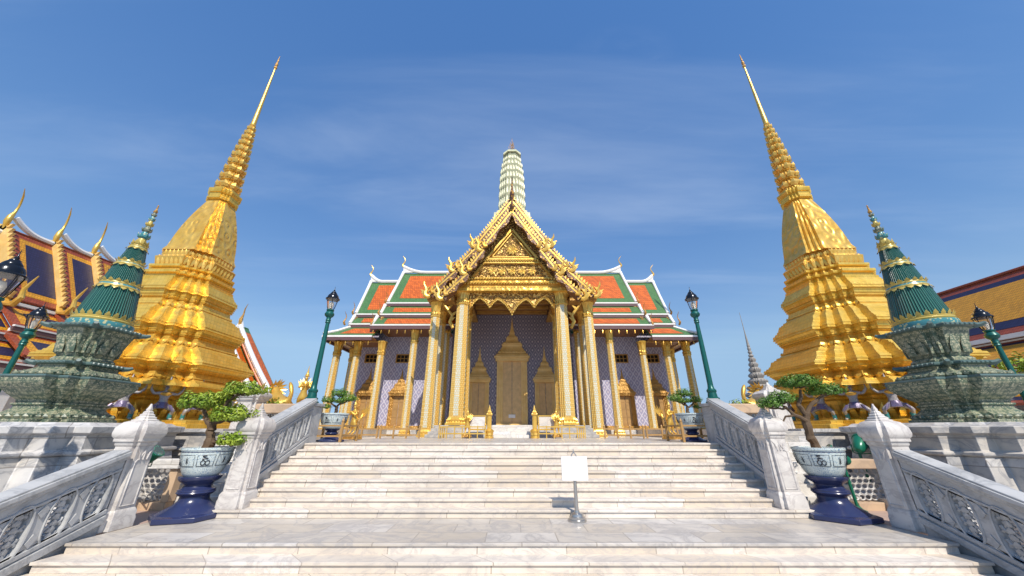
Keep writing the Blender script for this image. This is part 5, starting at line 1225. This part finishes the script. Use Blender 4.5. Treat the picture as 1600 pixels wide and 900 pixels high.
# ------------------------------------------------------------------ halls and spire beyond
def sheet_xy(xa, za, xb, zb, y0, y1): return [(xa, y0, za), (xa, y1, za), (xb, y1, zb), (xb, y0, zb)]
hall = thing('side_hall', 'long hall with tiered dark blue roof bordered in orange and red, left edge', 'temple hall', (-27, 20, ZL))
secs = [(9.0, 15.75, 9.55), (15.7, 17.8, 10.0), (17.75, 19.7, 10.22), (19.65, 24.5, 10.45)]
for k, (y0, y1, zr) in enumerate(secs):
    L = y1 - y0
    A = sheet_xy(-27, zr, -24.65, zr - 4.0, y0, y1); r = roof_sheet('roof', A, .14, 'tile_red', hall)
    e = .45 / L
    roof_sheet('amber_border', lift(trap(A, .30 / L + .10 / L, .12 / L, .10, .93), .012), .01, 'tile_amber', r)
    roof_sheet('blue_field', lift(trap(A, .62 / L, .30 / L, .17, .86), .024), .01, 'tile_blue', r)
    B = sheet_xy(-27, zr, -29.35, zr - 4.0, y0, y1); roof_sheet('roof', B, .14, 'tile_red', hall)
    MB().tube([(-27, lerp(y0, y1, q), zr + .08 + .55 * max(0, 1 - q * L / 1.3) ** 2) for q in [i / 16 for i in range(17)]], .15, 8).build('ridge', 'white_plaster', r)
    # skirt roofs below
    for j, (xa, za, xb, zb) in enumerate(((-24.75, zr - 4.3, -23.4, zr - 5.5), (-23.5, zr - 5.75, -21.9, zr - 6.9))):
        A = sheet_xy(xa, za, xb, zb, y0 - .2 * (j + 1), y1); r2 = roof_sheet('skirt_roof', A, .12, 'tile_red', hall)
        roof_sheet('amber_border', lift(trap(A, .3 / L, .02, .16, .84), .012), .01, 'tile_amber', r2); roof_sheet('blue_field', lift(trap(A, .6 / L, .03, .32, .70), .024), .01, 'tile_blue', r2)
        MB().box(xa - .1, xa + .12, y0 - .2, y1, za + .02, za + .16).build('band', 'white_plaster', r2); MB().box(xb - .04, xb + .08, y0 - .25, y1, zb - .2, zb - .02).build('fascia', 'fascia_dark', r2)
        MB().box(xb - .02, xb + .10, y0 - .25, y1, zb - .018, zb + .06).build('band', 'white_plaster', r2)
    if k:
        # gable bargeboard, serrated, with chofa and foot finial
        for sg in (1, -1):
            a = Vector((0, zr + .1)); b = Vector((2.42, zr - 4.05)); d = (b - a).normalized(); n = Vector((-d.y, d.x)); n = n if n.y > 0 else -n; LL = (b - a).length
            fr = lambda u, v, w: (-27 + sg * (a.x + d.x * u + n.x * v), y0 - .22 + w, a.y + d.y * u + n.y * v)
            bb = MB().slab([(0, -.30), (LL, -.28), (LL, .08), (0, .08)], fr, .2).build('bargeboard', 'gold_paint', hall)
            cr = MB()
            for i in range(15):
                u = LL * (i + .5) / 15; cr.slab([(u - .13, .08), (u + .13, .08), (u - .02, .34)], lambda p, q, w: fr(p, q, w + .04), .12)
            cr.build('crocket_row', 'gold_paint', bb)
            P_ = [(-27 + sg * (2.30 + u), y0 - .12, zr - 4.1 + v) for u, v in ((-.1, .1), (.15, -.25), (.5, -.3), (.72, .05), (.62, .45), (.78, .8), (.98, 1.2))]
            MB().tube(P_, [.13, .15, .14, .12, .08, .06, .02], 8).build('foot_finial', 'gold_plain', bb)
        MB().slab([(0, zr - .1), (2.3, zr - 4.1), (-2.3, zr - 4.1)], lambda u, v, w: (-27 + u, y0 + .05 + w, v), .12).build('gable', 'gold_pediment', hall)
        P_ = [(-27, y0 - .15 + u, zr + v) for u, v in ((0, -.15), (-.12, .25), (-.10, .55), (.02, .90), (.04, 1.25), (-.02, 1.55), (-.14, 1.85), (-.42, 2.15))]
        P_ = [(x - (y - y0 + .15) * 1.0, y, z) for x, y, z in P_]
        MB().tube(P_, [.07, .13, .12, .06, .05, .045, .04, .01], 10).build('chofa', 'gold_plain', hall)
MB().box(-30.5, -23.0, 9.2, 24.2, ZG, 3.4).build('wall', 'white_plaster', hall)
for k in range(6): MB().box(-22.6, -22.1, 10 + k * 2.6, 10.5 + k * 2.6, ZG, 2.9).build('pillar', 'white_plaster', hall)

hr = thing('side_hall', 'hall with broad amber roof edged in red and dark blue at the right edge', 'temple hall', (30, 20, ZL))
def banded(A, parent, nm):
    r = roof_sheet(nm, A, .14, 'tile_red', hr); roof_sheet('blue_band', lift(trap(A, 0, 0, .10, .92), .012), .01, 'tile_blue', r); roof_sheet('amber_field', lift(trap(A, 0, 0, .19, .80), .024), .01, 'tile_amber', r); return r
banded(sheet_xy(30.6, 8.9, 27.5, 4.9, 8, 26), hr, 'roof'); roof_sheet('roof', sheet_xy(30.6, 8.9, 33.7, 4.9, 8, 26), .14, 'tile_red', hr)
MB().box(27.35, 27.55, 8, 26, 4.62, 4.86).build('white_band', 'white_plaster', hr); banded(sheet_xy(27.75, 4.55, 26.0, 3.0, 8, 26), hr, 'skirt_roof')
MB().box(25.85, 26.05, 8, 26, 2.72, 2.94).build('white_band', 'white_plaster', hr); banded(sheet_xy(27.72, 2.69, 24.6, 1.2, 8, 26), hr, 'skirt_roof')
MB().tube([(30.6, 8, 8.98), (30.6, 26, 8.98)], .09, 8).build('ridge', 'tile_red', hr); MB().box(27.7, 33, 8.2, 25.8, ZG, 4.6).build('wall', 'white_plaster', hr)
for k in range(6): MB().box(24.9, 25.15, 9 + k * 3, 9.45 + k * 3, ZG, 1.6).build('pillar', 'white_plaster', hr)

fh = thing('far_hall', 'distant gabled hall with white-edged orange roof behind the left stupa', 'temple hall', (-33.6, 42, ZL))
for (y0, y1, xc, zr, hw, zb) in ((40, 41.15, -34.6, 11.4, 5.6, 3.6), (41.2, 42.5, -33.9, 12.0, 5.9, 4.0), (38.8, 39.95, -35.2, 10.3, 5.6, 2.6)):
    for sg in (-1, 1):
        A = [(xc, y0, zr), (xc, y1, zr), (xc + sg * hw, y1, zb), (xc + sg * hw, y0, zb)]; r = roof_sheet('roof', A, .2, 'tile_green', fh); roof_sheet('orange_field', lift(trap(A, .1, .1, .1, .9), .02), .01, 'tile_orange', r)
        for o, w, m_ in ((0, .26, 'white_plaster'), (-.42, .17, 'gold_barge'), (-.8, .17, 'tile_orange')):
            MB().tube([(xc + sg * hw * q, y0 - .1, lerp(zr, zb, q) + o - .8 * math.sin(q * math.pi) * .35) for q in [i / 10 for i in range(11)]], w, 6).build('bargeboard', m_, r)
        MB().tube([(xc + sg * (hw - .2), y0 - .1, zb), (xc + sg * (hw + .5), y0 - .1, zb - .1), (xc + sg * (hw + .7), y0 - .1, zb + .6), (xc + sg * (hw + 1.1), y0 - .1, zb + 1.4)], [.25, .3, .2, .03], 7).build('foot_finial', 'gold_dull', r)
    MB().slab([(xc, zr - .3), (xc + hw - .3, zb), (xc - hw + .3, zb)], lambda u, v, w: (u, y0 + .2 + w, v), .2).build('gable', 'gold_pediment', fh)
    MB().tube([(xc, y0 - .1, zr - .1), (xc, y0 - .3, zr + .7), (xc, y0 - .1, zr + 1.4), (xc + .15, y0 - .3, zr + 2.1), (xc + .5, y0 - .5, zr + 2.7)], [.22, .2, .1, .07, .02], 7).build('chofa', 'gold_dull', fh)
    MB().slab([(-.5, -.3), (.5, -.3), (.14, .5), (0, 1.0), (-.14, .5)], lambda u, v, w: (xc + u, y0 - .2 + w, zr + v), .25).build('crest', 'white_plaster', fh)
MB().box(-38.4, -31.6, 39, 42.4, ZG, 3.2).build('wall', 'white_plaster', fh)

sp = thing('grey_spire', 'slim grey ringed stupa spire rising behind the right balustrade', 'spire', (28.0, 40, ZL)); c = (28.0, 40)
MB().plan(redent(.5, 3), [(2.4, ZG), (2.4, .6), (2.0, .8), (2.0, 1.4), (1.9, 1.6)], c).build('base', 'grey_stone', sp)
z, r = 1.6, 2.3
for k in range(9):
    h = lerp(.82, .55, k / 8); q = MB().plan(redent(.55, 2), [(r * .72, z), (r * .95, z + h * .35), (r, z + h * .55), (r * .8, z + h * .8), (r * .66, z + h)], c); q.ring_petals(r * .85, z + h * .3, 16, r * .36, h * .55, c, bulge=.4, lean=.2); q.build('ring', 'grey_stone', sp); z += h; r *= .79
for k in range(4): q = MB().lathe([(.16, z), (.28 - k * .04, z + .18), (.26 - k * .04, z + .26), (.12, z + .42)], 10, c).build('bead', 'grey_stone', sp); z += .42
MB().lathe([(.13, z), (.05, z + 1.4), (.02, 13.3)], 8, c).build('needle', 'grey_stone', sp)
